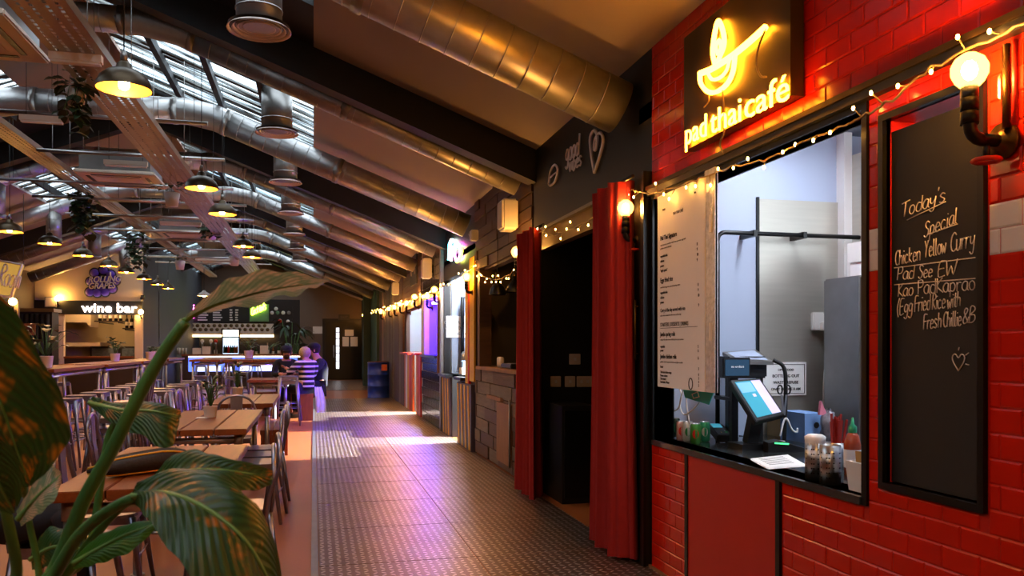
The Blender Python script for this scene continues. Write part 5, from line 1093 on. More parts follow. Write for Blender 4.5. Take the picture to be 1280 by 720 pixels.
for i in range(16):
    x = -3.85+i*.2
    if xa-.12 < x < xb+.12: continue
    bottle((x, BW-.35+.05*(i % 2), 1.0), 'bottle on the back counter, number %d from the left end' % (i+1) if 0 else ['amber', 'green', 'dark', 'clear'][i % 4]+' bottle on the back counter, %s along from its left end' % ['first', 'second', 'third', 'fourth', 'fifth', 'sixth', 'seventh', 'eighth', 'ninth', 'tenth', 'eleventh', 'twelfth', 'thirteenth', 'fourteenth', 'fifteenth', 'sixteenth'][i], .36+.06*(i % 3), ['bottle_amber', 'bottle_green', 'bottle_dark', 'bottle_clear'][i % 4], 'bottles on the back counter')
for i, px in enumerate((220, 224, 228, 232)): q = aty(px, 436, BYf+.3); solo(MB().lathe([(0, 0), (.035, 0), (.045, .2), (.04, .2), (.03, .02), (0, .02)], (q.x, BYf+.3, 1.1), 10), 'beer_glass', 'bottle_clear', 'empty beer glass at the left end of the bar, %s' % ['first', 'second', 'third', 'fourth'][i], 'glass', 'beer glasses on the bar')
for i, (px, hh) in enumerate(((246, .2), (258, .25), (330, .28))): q = aty(px, 440, BYf+.2); solo(MB().box(q.x-.12, q.x+.12, BYf+.1, BYf+.3, 1.1, 1.1+hh), 'menu_holder', 'cream_paint', 'pale menu block on the bar counter, %s' % ['left one', 'middle one', 'right one'][i], 'menu', bevel=.01)
for i, px in enumerate((253, 264, 270)):
    q = aty(px, 440, BYf+.35); t = thing('beer_tap', 'steel beer tap on the bar counter, %s of three' % ['left', 'middle', 'right'][i], 'beer tap', (q.x, BYf+.35, 1.1), 'beer taps'); MB().tube([(q.x, BYf+.35, 1.1), (q.x, BYf+.35, 1.42), (q.x, BYf+.25, 1.45)], .03, 8).build('column', 'steel', t); MB().ball((q.x, BYf+.3, 1.52), .06, 8, 6, (1, .4, 1)).build('badge', 'red_board' if i == 2 else 'cream_paint', t)
t = thing('white_pendant', 'white dome pendant lamp in front of the back bar', 'pendant lamp', aty(255, 369, 24)); q = aty(255, 370, 24); MB().lathe([(.19, 0), (.15, .07), (.06, .12), (.03, .16), (0, .16)], q, 16).build('shade', 'white_plastic', t); MB().tube([q+Vector((0, 0, .15)), (q.x, q.y, roofz(q.x)-.01)], .006, 5).build('cord', 'cord_black', t); MB().ball(q+Vector((0, 0, .02)), .05, 8, 6).build('bulb', 'bulb_far', t)
for i in range(4): place(st, False, (-3.4+i*.8, 26.4, 0), .2*i, 'metal bar stool in front of the blue bar, %s from the left' % ['first', 'second', 'third', 'fourth'][i], 'stools at the bar')
t = thing('palm_plant', 'dark tall palm at the right end of the back bar', 'plant', (-.9, 27.9, 0)); R = random.Random(4); c = Vector((-.75, 28.0, 0)); MB().lathe([(0, 0), (.2, 0), (.26, .5), (.22, .5), (0, .45)], c, 14).build('pot', 'black_metal', t)
lf = MB(); sm = MB()
for i in range(16):
    a = R.uniform(0, 2*PI); tip = c+Vector((math.cos(a)*.35, math.sin(a)*.35, R.uniform(1.3, 2.3))); sm.tube([c+Vector((0, 0, .45)), c.lerp(tip, .5)+Vector((0, 0, .35)), tip], .012, 5)
    for k in range(5): a2 = a+R.uniform(-1, 1); leaf_mb(lf, tip, (math.cos(a2), math.sin(a2), R.uniform(-.2, .6)), .5, .09, .6)
sm.build('stems', 'stem_green', t, 'stuff'); lf.build('fronds', 'leaf_ivy', t, 'stuff')
# ---------------------------------------------------------------- drum and extinguisher
q = atz(477, 497, 0); q.x = 1.66; t = thing('oil_drum', 'dark blue steel oil drum standing by the green wall', 'drum', q); 
MB().lathe([(0, 0), (.29, 0), (.29, .02), (.28, .03), (.28, .3), (.295, .31), (.28, .32), (.28, .6), (.295, .61), (.28, .62), (.28, .9), (.292, .91), (.292, .93), (.26, .93), (.26, .91), (0, .91)], q, 24).build('body', 'blue_drum', t); MB().lathe([(0, .935), (.27, .935), (.27, .955), (0, .96)], q, 20).build('lid', 'rust', t); MB().box(q.x+.05, q.x+.2, q.y-.29, q.y-.275, .72, .88).build('sticker', 'orange_paint', t)
q = atz(494, 497, 0); q.x = 1.8; q.y += .62; t = thing('fire_extinguisher', 'red fire extinguisher beside the blue drum', 'extinguisher', q); pm('ext_red', '#B01812', .3)
MB().lathe([(0, .25), (.07, .25), (.075, .28), (.075, .66), (.05, .72), (.02, .74), (0, .74)], q, 16).build('cylinder', 'ext_red', t); MB().box(q.x-.02, q.x+.02, q.y-.08, q.y+.03, .74, .8).build('valve', 'black_metal', t); MB().tube(spline([q+Vector((0, -.06, .77)), q+Vector((0, -.13, .65)), q+Vector((0, -.1, .35))], 4), .012, 6).build('hose', 'cord_black', t); MB().lathe([(.0755, .4), (.0755, .55)], q, 16).build('paper_label', 'paper', t); MB().box(q.x-.08, q.x+.08, q.y-.08, q.y+.08, 0, .25).build('stand', 'black_metal', t)
# ---------------------------------------------------------------- menu board on the hatch
MXp = XR-.045
t = thing('menu_board', 'tall white paper menu board hung over the left of the hatch', 'menu', (MXp, 4.1, 1.11))
my0, my1 = atx(881, 360, MXp).y, atx(822, 360, MXp).y; mz0, mz1 = 1.115, 2.225
MB().box(MXp, MXp+.006, my0, my1, mz0, mz1).build('sheet', 'paper', t)
pm('tread_bright', '#C8CCD4', .35, .45, var=.3, scale=40, bump=.5, bscale=50)
ye = atx(893, 360, MXp).y; MB().box(MXp+.004, MXp+.02, ye, my0+.01, mz0, mz1+.03).build('metal_edge', 'tread_bright', t)
for z in (1.38, 1.93): MB().box(MXp-.002, MXp+.004, ye+.03, ye+.055, z, z+.09).build('cut_out', 'white_plastic', t)
MB().box(MXp+.006, MXp+.016, ye, my1, mz0, mz1).build('backing', 'galvanised_flat', t); MB().tube([(MXp+.02, my1-.03, mz1), (XR+.0, my1-.03, mz1+.05)], .006, 6).build('hook', 'black_metal', t)
W = my1-my0; LB, LS = [], []
def mt(s, v, size, x=.07, bold=.024, mat='print_black', sq=.8): text('lettering', s, size, mat, t, (MXp-.001, my1-W*x, mz1-(mz1-mz0)*v), U, V3, .0006, bold, squash=sq)
mt('FOOD', .085, .016, .12); mt('no.', .06, .02, .8); mt('PAD THAI CAFÉ', .125, .022, .36, .004, 'print_grey')
mt('Pad Thai Signature', .235, .036); mt('stir fried rice noodles with bean sprouts, egg and', .265, .013, .07, 0, 'print_grey', 1.25); mt('peanuts, served with lime', .282, .013, .07, 0, 'print_grey', 1.1)
for i, (s, v) in enumerate((('vegetable/tofu', .325), ('chicken', .35), ('prawns', .375), ('"night option"', .4))): mt(s, v, .021, .07, .01); mt(['8', '9', '10', '9'][i], v-.015, .022, .85, .015)
mt('Eggs fried rice', .455, .036); mt('wok-fried egg, rice, soy and spring onion', .485, .013, .07, 0, 'print_grey', 1.2)
for i, (s, v) in enumerate((('vegetable/tofu', .515), ('chicken', .54), ('prawns', .565))): mt(s, v, .021, .07, .01); mt(['8', '9', '10'][i], v-.012, .022, .87, .015)
mt('Curry of the day served with rice', .61, .03, .07, .006, sq=.78); mt('9', .6, .022, .88, .015); mt('ask at the counter for the curry of the day', .632, .013, .07, 0, 'print_grey', 1.2)
mt('STARTERS | DESSERTS | DRINKS', .685, .031, .07, .004, sq=.82); MB().box(MXp-.002, MXp, my1-W*.86, my1-W*.07, mz1-(mz1-mz0)*.695, mz1-(mz1-mz0)*.693).build('rule', 'print_black', t)
mt('Jumbo spring rolls', .735, .033); mt('crispy rolls with sweet chilli dip, four per portion', .757, .013, .07, 0, 'print_grey', 1.15)
for s, v, b in (('vegetable', .795, '5'), ('prawn', .815, '6')): mt(s, v, .02, .07, .01); mt(b, v, .022, .87, .015)
mt('Jumbo chicken rolls', .85, .033); mt('6', .85, .022, .87, .015); mt('golden rolls of minced chicken and glass noodle', .872, .013, .07, 0, 'print_grey', 1.15)
for s, v, b in (('Bread', .9, '3'), ('Thai fried chicken wings', .927, '6'), ('Prawn crackers', .945, '3'), ('Thai dessert', .962, '4'), ('Soft drinks / Water', .979, '2')): mt(s, v, .019, .07, .01); mt(b, v, .02, .88, .015)
MB().tube([Vector((MXp-.001, my1-W*.73+.022*math.cos(k*PI/8), mz0+.035+.03*math.sin(k*PI/8))) for k in range(16)], .003, 5, closed=True).build('round_stamp', 'print_black', t)
# ---------------------------------------------------------------- things on the black worktop
CZ = HZ0
def base(px, py): return atz(px, py, CZ)
pm('can_dark', '#2A3326', .3, .5, var=.4, scale=30); pm('can_pink', '#C9A29A', .3, .4, var=.3, scale=30); pm('can_white', '#D8D8CC', .3, .4, var=.2, scale=20); pm('can_green', '#3E8A3C', .3, .4, var=.3, scale=25); pm('can_teal', '#2E9A6A', .3, .4, var=.25, scale=25)
CANS = [(844, 546, 'can_dark', 'print_green', 'dark green drink can at the left of the can group'), (852, 551, 'can_pink', 'red_board', 'pale pink drink can, second of the can group'), (860, 552, 'can_white', 'print_green', 'white drink can with a green leaf in the middle of the cans'), (869.5, 555, 'can_green', 'red_board', 'bright green drink can with a red badge, foremost of the cans'), (881, 552, 'can_teal', 'can_white', 'teal green drink can at the right of the can group')]
for px, py, m1, m2, lab in CANS:
    p = base(px, py); t = thing('drink_can', lab, 'can', p, 'drink cans on the hatch counter')
    MB().lathe([(0, .004), (.024, .0), (.031, .012), (.031, .105), (.026, .116)], p, 20).build('body', m1, t); MB().lathe([(.026, .116), (.027, .119), (.024, .117), (.023, .113), (0, .113)], p, 20).build('lid', 'steel', t)
    d = Vector((-p.x, -p.y, 0)).normalized(); sd = Vector((-d.y, d.x, 0))
    MB()._a([p+Vector((0, 0, .06))+(d*math.cos(a)+sd*math.sin(a))*.0316+Vector((0, 0, .026*math.sin(b))) for a, b in [(.6*math.cos(k*PI/5), k*PI/5) for k in range(10)]], [list(range(10))]).build('badge', m2, t, fix=True)
p = base(866, 545)+Vector((.03, .08, 0)); t = thing('soda_bottle', 'slim green glass bottle behind the drink cans', 'bottle', p); MB().lathe([(0, 0), (.028, 0), (.028, .1), (.012, .16), (.011, .19), (0, .19)], p, 12).build('glass', 'bottle_green', t); MB().lathe([(.013, .185), (.013, .2), (0, .2)], p, 10).build('cap', 'yellow_paint', t)
p = base(832, 543); solo(MB().lathe([(0, 0), (.022, 0), (.024, .05), (.02, .05), (.018, .01), (0, .01)], p, 14), 'brass_cup', 'brass_dark', 'small brass cup at the left end of the worktop', 'cup')
# teal leaflet and white cables under the menu
t = thing('teal_leaflet', 'teal card dangling below the menu board', 'card', atx(870, 500, 2.08)); a = [atx(*q, 2.08) for q in ((853, 483), (893, 487), (886, 506), (856, 497))]
MB()._a(a+[q+Vector((.004, 0, 0)) for q in a], [(0,1,2,3),(7,6,5,4),(0,4,5,1),(1,5,6,2),(2,6,7,3),(3,7,4,0)]).build('card', 'teal_card', t, fix=True); MB().tube([atx(865, 493, 2.076), atx(872, 490, 2.076), atx(874, 496, 2.076), atx(867, 498, 2.076)], .003, 5, closed=True).build('printed_mark', 'paper', t); MB().tube([a[0], a[0]+Vector((0, 0, .3))], .002, 4).build('string', 'white_plastic', t)
t = thing('white_cables', 'looped white charging cables behind the drink cans', 'cables', base(845, 535))
for pts in (((842, 480), (838, 500), (840, 513), (848, 510), (852, 495), (848, 482)), ((856, 480), (850, 505), (855, 518), (866, 512), (876, 500), (880, 485)), ((862, 480), (858, 500), (862, 530))): MB().tube(spline([atx(*q, 2.14) for q in pts], 5), .005, 6).build('cable', 'white_plastic', t)
# till: stand, tilted touch screen, printer, second tablet
t = thing('till', 'black tilted touch-screen till on the hatch worktop', 'till', base(935, 548))
S = [atd(912, 475, 4.42), atd(950, 472, 4.5), atd(981, 518, 4.3), atd(945, 527, 4.2)]; nrm = (S[1]-S[0]).cross(S[3]-S[0]).normalized(); 
if nrm.y > 0: nrm = -nrm
MB()._a(S+[q-nrm*.035 for q in S], [(0,1,2,3),(7,6,5,4),(0,4,5,1),(1,5,6,2),(2,6,7,3),(3,7,4,0)]).build('monitor', 'black_plastic', t, fix=True, bevel=.004)
def bil(u, v, off=.003): return (S[0]*(1-u)*(1-v)+S[1]*u*(1-v)+S[2]*u*v+S[3]*(1-u)*v)+nrm*off
def scr(u0, u1, v0, v1, name, mat, off=.003): MB()._a([bil(u0, v0, off), bil(u1, v0, off), bil(u1, v1, off), bil(u0, v1, off)], [(0, 1, 2, 3)]).build(name, mat, t, fix=True)
pm('screen_teal', '#3E8FA0', .2, emit='#3E94AE', es=.22); pm('screen_pale', '#C8B8E0', .2, emit='#C9BCE6', es=.2); pm('screen_blue', '#6FA6E0', .2, emit='#7AB0EA', es=.22)
scr(.1, .92, .07, .93, 'display', 'screen_teal'); scr(.62, .92, .07, .93, 'display_column', 'screen_pale', .004); scr(.12, .58, .1, .35, 'display_tile', 'screen_blue', .004); scr(.4, .5, .4, .47, 'display_tile', 'screen_pale', .004)
b0 = base(938, 562); MB().box(b0.x-.06, b0.x+.1, b0.y-.02, b0.y+.14, CZ, CZ+.03).build('foot', 'black_plastic', t); MB().bar(b0+Vector((.04, .07, .03)), bil(.5, .6, -.03), .07, .05).build('arm', 'black_plastic', t)
t = thing('receipt_printer', 'black receipt printer with a slanted lid behind the till', 'printer', base(930, 520)); x = 2.5
a = aty(905, 447, 4.3); c = aty(966, 476, 4.3); MB().box(a.x, c.x-.06, 4.26, 4.44, 1.16, 1.29).build('case', 'black_plastic', t, bevel=.01)
p0, p1, p2, p3 = aty(903, 440, 4.4), aty(945, 437, 4.44), aty(967, 452, 4.2), aty(920, 451, 4.16); MB()._a([p0, p1, p2, p3]+[q-Vector((0, 0, .02)) for q in (p0, p1, p2, p3)], [(0,1,2,3),(7,6,5,4),(0,4,5,1),(1,5,6,2),(2,6,7,3),(3,7,4,0)]).build('lid', 'galvanised_flat', t, fix=True)
q = [p0.lerp(p2, .1), p1.lerp(p3, .1), p2.lerp(p0, .1), p3.lerp(p1, .1)]; MB()._a([v+Vector((0, 0, .003)) for v in q], [(0, 1, 2, 3)]).build('glass_top', 'lavender_wall', t)
for xx in (a.x+.03, c.x-.09): MB().box(xx-.012, xx+.012, 4.28, 4.32, CZ, 1.16).build('stand_leg', 'black_metal', t)
MB().box(a.x, c.x-.06, 4.2, 4.42, 1.03, 1.05).build('stand_shelf', 'black_metal', t); MB().tube(spline([(c.x-.06, 4.2, 1.27), (c.x+.0, 4.18, 1.22), (c.x+.01, 4.18, 1.05), (c.x, 4.18, CZ)], 5), .012, 6).build('cable', 'cord_black', t)
t = thing('order_tablet', 'small dark tablet showing orders beside the printer', 'tablet', base(918, 500)); a, b = aty(903, 447, 4.1), aty(937, 472, 4.1); MB().box(a.x, b.x, 4.09, 4.11, b.z, a.z).build('case', 'black_plastic', t, bevel=.004); MB().box(a.x+.012, b.x-.012, 4.085, 4.09, b.z+.012, a.z-.012).build('display', 'screen_dark', t); text('lettering', 'no orders', .02, 'paper', t, ((a.x+b.x)/2, 4.083, (a.z+b.z)/2), (1, 0, 0), (0, 0, 1), .0005, align='CENTER'); MB().box((a.x+b.x)/2-.02, (a.x+b.x)/2+.02, 4.11, 4.14, CZ, b.z+.05).build('stand', 'black_metal', t)
t = thing('card_reader', 'black card reader with lit keys on the worktop', 'card reader', base(905, 553)); p = base(905, 553); MB().obox(p+Vector((-.045, 0, 0)), (.085, -.02, 0), (.02, .15, .05), (0, -.012, .045)).build('body', 'black_plastic', t, bevel=.005)
MB().obox(p+Vector((-.022, .088, .077)), (.055, -.013, 0), (.007, .052, .0175), (0, -.001, .003)).build('display', 'screen_teal', t)
for i in range(3):
    for j in range(3): MB().obox(p+Vector((-.033+.024*i+.004*j, .022-.006*i+.021*j, .0535+.007*j)), (.014, -.003, 0), (.002, .012, .004), (0, -.001, .003)).build('key', ['red_board', 'yellow_paint', 'print_green'][i] if j == 0 else 'grey_box', t)
p = base(922, 556); solo(MB().lathe([(0, 0), (.02, 0), (.022, .012), (.018, .02), (0, .021)], p, 14), 'contactless_puck', 'white_plastic', 'small white puck in front of the card reader', 'gadget')
t = thing('keyboard_scanner', 'low black cradle with a green light beside the card reader', 'cradle', base(945, 556)); p = base(948, 566)+Vector((.06, 0, 0)); MB().prism([(0, 0), (.2, 0), (.2, .02), (.06, .06), (0, .05)], p, (.96, -.28, 0), (0, 0, 1), (.03, .1, 0)).build('body', 'black_plastic', t, fix=True); MB().tube([p+Vector((.03, -.012, .05)), p+Vector((.1, -.032, .045))], .004, 5).build('light', 'led_green', t)
a = [base(*q) for q in ((938, 575), (985, 570), (1008, 583), (960, 587))]
t = thing('paper_sheets', 'loose white sheets lying flat on the worktop', 'paper', a[0])
for k in range(3): MB()._a([v+Vector((.006*k, .01*k, .0015*(k+1))) for v in a]+[v+Vector((.006*k, .01*k, .0015*k+.0004)) for v in a], [(0,1,2,3),(7,6,5,4),(0,4,5,1),(1,5,6,2),(2,6,7,3),(3,7,4,0)]).build('sheet', 'paper', t, fix=True)
for k in range(6): u = .15+.12*k; q0, q1 = a[0].lerp(a[3], u), a[1].lerp(a[2], u); MB().tube([q0.lerp(q1, .15)+Vector((0.012, .02, .0052)), q0.lerp(q1, .8)+Vector((.012, .02, .0052))], .0012, 4).build('printed_line', 'print_grey', t)
def holder(px, py, lab, fill):
    p = base(px, py); r, h = .042, .16; t = thing('cutlery_holder', lab, 'holder', p, 'perforated steel holders'); n = 24
    MB().lathe([(0, 0), (r, 0), (r, h), (r-.003, h), (r-.003, .004), (0, .004)], p, n).build('tin', 'steel', t)
    hm = MB()
    for k in range(10):
        for j in range(6):
            for dk in (0, .33): 
                a = (k+dk)*2*PI/10
                if dk and (k % 2): continue
                q = p+Vector((math.cos(a)*(r+.0005), math.sin(a)*(r+.0005), .03+j*.02)); hm.lathe([(0, 0), (.0035, 0)], q, 6, (math.cos(a), math.sin(a), 0))
    hm.build('perforations', 'black_metal', t, 'stuff'); return p, t
p, t = holder(1019, 599, 'perforated steel holder full of white napkins', 0); MB().lathe([(0, .02), (.037, .02), (.043, .165), (.044, .18), (.03, .19), (0, .188)], p, 16).build('napkins', 'paper', t)
p, t = holder(1038, 605, 'perforated steel holder beside the napkin one', 1)
t = thing('chopsticks', 'bundle of red wrapped chopsticks standing behind the steel holders', 'chopsticks', base(1047, 590)); p = base(1050, 588)+Vector((.02, .06, 0)); pm('stick_red', '#A8281C', .6, var=.2)
MB().lathe([(0, 0), (.04, 0), (.042, .12), (.038, .12), (.036, .01), (0, .01)], p, 16).build('cup', 'steel', t); R = random.Random(6)
for k in range(14): q = p+Vector((R.uniform(-.02, .02), R.uniform(-.02, .02), .012)); MB().bar(q, q+Vector((R.uniform(-.03, .03), R.uniform(-.03, .03), R.uniform(.2, .25))), .01, .006).build('stick', 'stick_red', t)
p = base(1062, 596)+Vector((.06, .06, 0)); t = thing('sauce_bottle', 'red chilli sauce bottle with a green nozzle cap', 'bottle', p); pm('sauce_red', '#B04A2A', .2, var=.2); MB().lathe([(0, 0), (.035, 0), (.036, .13), (.026, .17), (.016, .185), (0, .185)], p, 18).build('body', 'sauce_red', t); MB().lathe([(.018, .18), (.018, .21), (.008, .22), (.004, .25), (0, .25)], p, 14).build('cap', 'can_teal', t); MB().lathe([(.0365, .03), (.0368, .11)], p, 18).build('paper_label', 'paper', t)
t = thing('white_tub', 'white plastic tub of sachets at the right end of the worktop', 'tub', base(1063, 605)); 
x0, x1, y0, y1 = 2.03, 2.19, HY0+.012, HY0+.15; mb = MB(); h = .115
mb._a([(x0+.01,y0+.01,CZ),(x1-.01,y0+.01,CZ),(x1-.01,y1-.01,CZ),(x0+.01,y1-.01,CZ),(x0,y0,CZ+h),(x1,y0,CZ+h),(x1,y1,CZ+h),(x0,y1,CZ+h),(x0+.012,y0+.012,CZ+h),(x1-.012,y0+.012,CZ+h),(x1-.012,y1-.012,CZ+h),(x0+.012,y1-.012,CZ+h),(x0+.015,y0+.015,CZ+.01),(x1-.015,y0+.015,CZ+.01),(x1-.015,y1-.015,CZ+.01),(x0+.015,y1-.015,CZ+.01)],
 [(0,3,2,1),(0,1,5,4),(1,2,6,5),(2,3,7,6),(3,0,4,7),(4,5,9,8),(5,6,10,9),(6,7,11,10),(7,4,8,11),(8,9,13,12),(9,10,14,13),(10,11,15,14),(11,8,12,15),(12,13,14,15)]); mb.build('box', 'white_plastic', t, fix=True)
for k in range(5): q = Vector((x0+.035+.022*k, y0+.06+.01*(k % 2), CZ+.02)); MB().obox(q, (.0, .05, 0), (.02*(k % 2)-.01, 0, .135), (.006, 0, 0)).build('sachet', ['card_brown', 'paper', 'card_brown', 'stick_red', 'paper'][k], t)
# boxes at the back of the worktop
def cbox(px0, py0, px1, py1, Y, d, name, mat, lab): a, b = aty(px0, py0, Y), aty(px1, py1, Y); t = thing(name, lab, 'box', ((a.x+b.x)/2, Y+d/2, CZ)); MB().box(a.x, b.x, Y, Y+d, CZ, a.z).build('carton', mat, t); return t, a, b
t, a, b = cbox(978, 519, 1004, 552, 4.37, .17, 'open_carton', 'card_brown', 'open brown carton on the back of the worktop'); MB().obox((a.x, 4.36, a.z), (b.x-a.x, 0, 0), (.02, -.03, -.02), (0, 0, .003)).build('flap', 'card_brown', t)
t, a, b = cbox(1006, 517, 1031, 552, 4.08, .25, 'blue_carton', 'print_blue', 'pale blue carton with a round dark hole'); MB().lathe([(0, 0), (.018, 0)], ((a.x+b.x)/2+.01, 4.078, (a.z*.6+CZ*.4)), 14, (0, -1, 0)).build('hole', 'print_black', t)
t = thing('snack_bag', 'crumpled grey and pink snack bag leaning on the blue carton', 'bag', (2.95, 4.0, CZ)); q = aty(1039, 535, 3.98); mb = MB().ball((q.x, 4.0, CZ+.1), .1, 12, 9, (.45, .5, 1)); R = random.Random(3)
for v in mb.v: v += Vector((R.uniform(-.014, .014), R.uniform(-.014, .014), R.uniform(-.01, .01)))
pm('foil', '#8E8C96', .3, .5, var=.6, scale=30); pm('pink', '#D87A90', .5); mb.build('foil', 'foil', t); MB()._a([(q.x-.06, 4.0, CZ+.17), (q.x-.01, 4.0, CZ+.17), (q.x-.05, 4.0, CZ+.25), (q.x-.06, 4.02, CZ+.17), (q.x-.01, 4.02, CZ+.17), (q.x-.05, 4.02, CZ+.25)], [(0,1,2),(5,4,3),(0,3,4,1),(1,4,5,2),(2,5,3,0)]).build('torn_corner', 'pink', t, fix=True)
t = thing('hook_stand', 'small bent white hook stand behind the till', 'stand', base(982, 548)); MB().tube(spline([aty(*q, 4.15) for q in ((975, 545), (980, 526), (984, 524), (990, 537), (996, 540), (997, 535))], 4), .006, 6).build('wire', 'white_plastic', t); MB().lathe([(0, 0), (.03, 0), (.03, .01), (0, .01)], (aty(975, 545, 4.15).x, 4.15, CZ), 12).build('base', 'white_plastic', t)
t = thing('scissors', 'black scissors hanging on the printer cable', 'scissors', aty(980, 490, 4.17)); 
for k in (-1, 1): c = aty(980+k*5, 487, 4.15); MB().tube([c+Vector((math.cos(a)*.016, 0, math.sin(a)*.026)) for a in [i*PI/5 for i in range(10)]], .005, 6, closed=True).build('handle', 'black_plastic', t); MB().bar(c+Vector((-k*.01, 0, -.03)), c+Vector((-k*.025, 0, -.15)), .012, .004).build('blade', 'steel', t)
solo(MB().obox((2.36, HY0+.012, CZ), (.02, 0, 0), (0, .12, 0), (.06, 0, .2)), 'orange_folder', 'orange_paint', 'orange board leaning at the right side of the hatch', 'board')
# ---------------------------------------------------------------- three people at the low table
def skin_mesh(name, verts, edges, radii, mat, sub=2, extra=None):
    me = bpy.data.meshes.new(name); me.from_pydata([tuple(v) for v in verts], edges, [])
    o = bpy.data.objects.new(name, me); COL.objects.link(o)
    sk = o.modifiers.new('skin', 'SKIN'); sk.use_smooth_shade = True
    for i, d in enumerate(me.skin_vertices[0].data):
        r = radii[i]; d.radius = (r, r) if not isinstance(r, tuple) else r; d.use_root = (i == 0)
    sb = o.modifiers.new('sub', 'SUBSURF'); sb.levels = sub; sb.render_levels = sub
    dg = bpy.context.evaluated_depsgraph_get(); m2 = bpy.data.meshes.new_from_object(o.evaluated_get(dg)); bpy.data.objects.remove(o)
    if extra:
        bm = bmesh.new(); bm.from_mesh(m2); tmp = extra.mesh('tmp', None); bm.from_mesh(tmp); bm.to_mesh(m2); bm.free()
    m2.materials.clear(); m2.materials.append(MATS[mat]); m2.name = name
    for p in m2.polygons: p.use_smooth = True
    return m2
pm('skin', '#B98468', .55, var=.08); pm('black_cloth', '#0D0C0F', .9, var=.3, scale=20); pm('dark_trousers', '#14131A', .9, var=.2); pm('blond_hair', '#A08A62', .8, var=.3, scale=40); pm('beard', '#2A1A12', .9); pm('shoe', '#101010', .5); pm('lilac_cloth', '#CFC6E6', .85, var=.15, scale=8, bump=.4, bscale=10)
m, nt, b = newmat('striped_knit'); N, L = nt.nodes, nt.links; tc = N.new('ShaderNodeTexCoord'); sx = N.new('ShaderNodeSeparateXYZ'); L.new(tc.outputs['Object'], sx.inputs[0])
ma = N.new('ShaderNodeMath'); ma.operation = 'MULTIPLY'; ma.inputs[1].default_value = 11.0; L.new(sx.outputs[2], ma.inputs[0]); fr2 = N.new('ShaderNodeMath'); fr2.operation = 'FRACT'; L.new(ma.outputs[0], fr2.inputs[0]); gt = N.new('ShaderNodeMath'); gt.operation = 'GREATER_THAN'; gt.inputs[1].default_value = .62; L.new(fr2.outputs[0], gt.inputs[0])
mx = N.new('ShaderNodeMix'); mx.data_type = 'RGBA'; L.new(gt.outputs[0], mx.inputs[0]); mx.inputs[6].default_value = lin('#121018'); mx.inputs[7].default_value = lin('#D8CDD0'); L.new(mx.outputs[2], b.inputs['Base Color']); b.inputs['Roughness'].default_value = .9
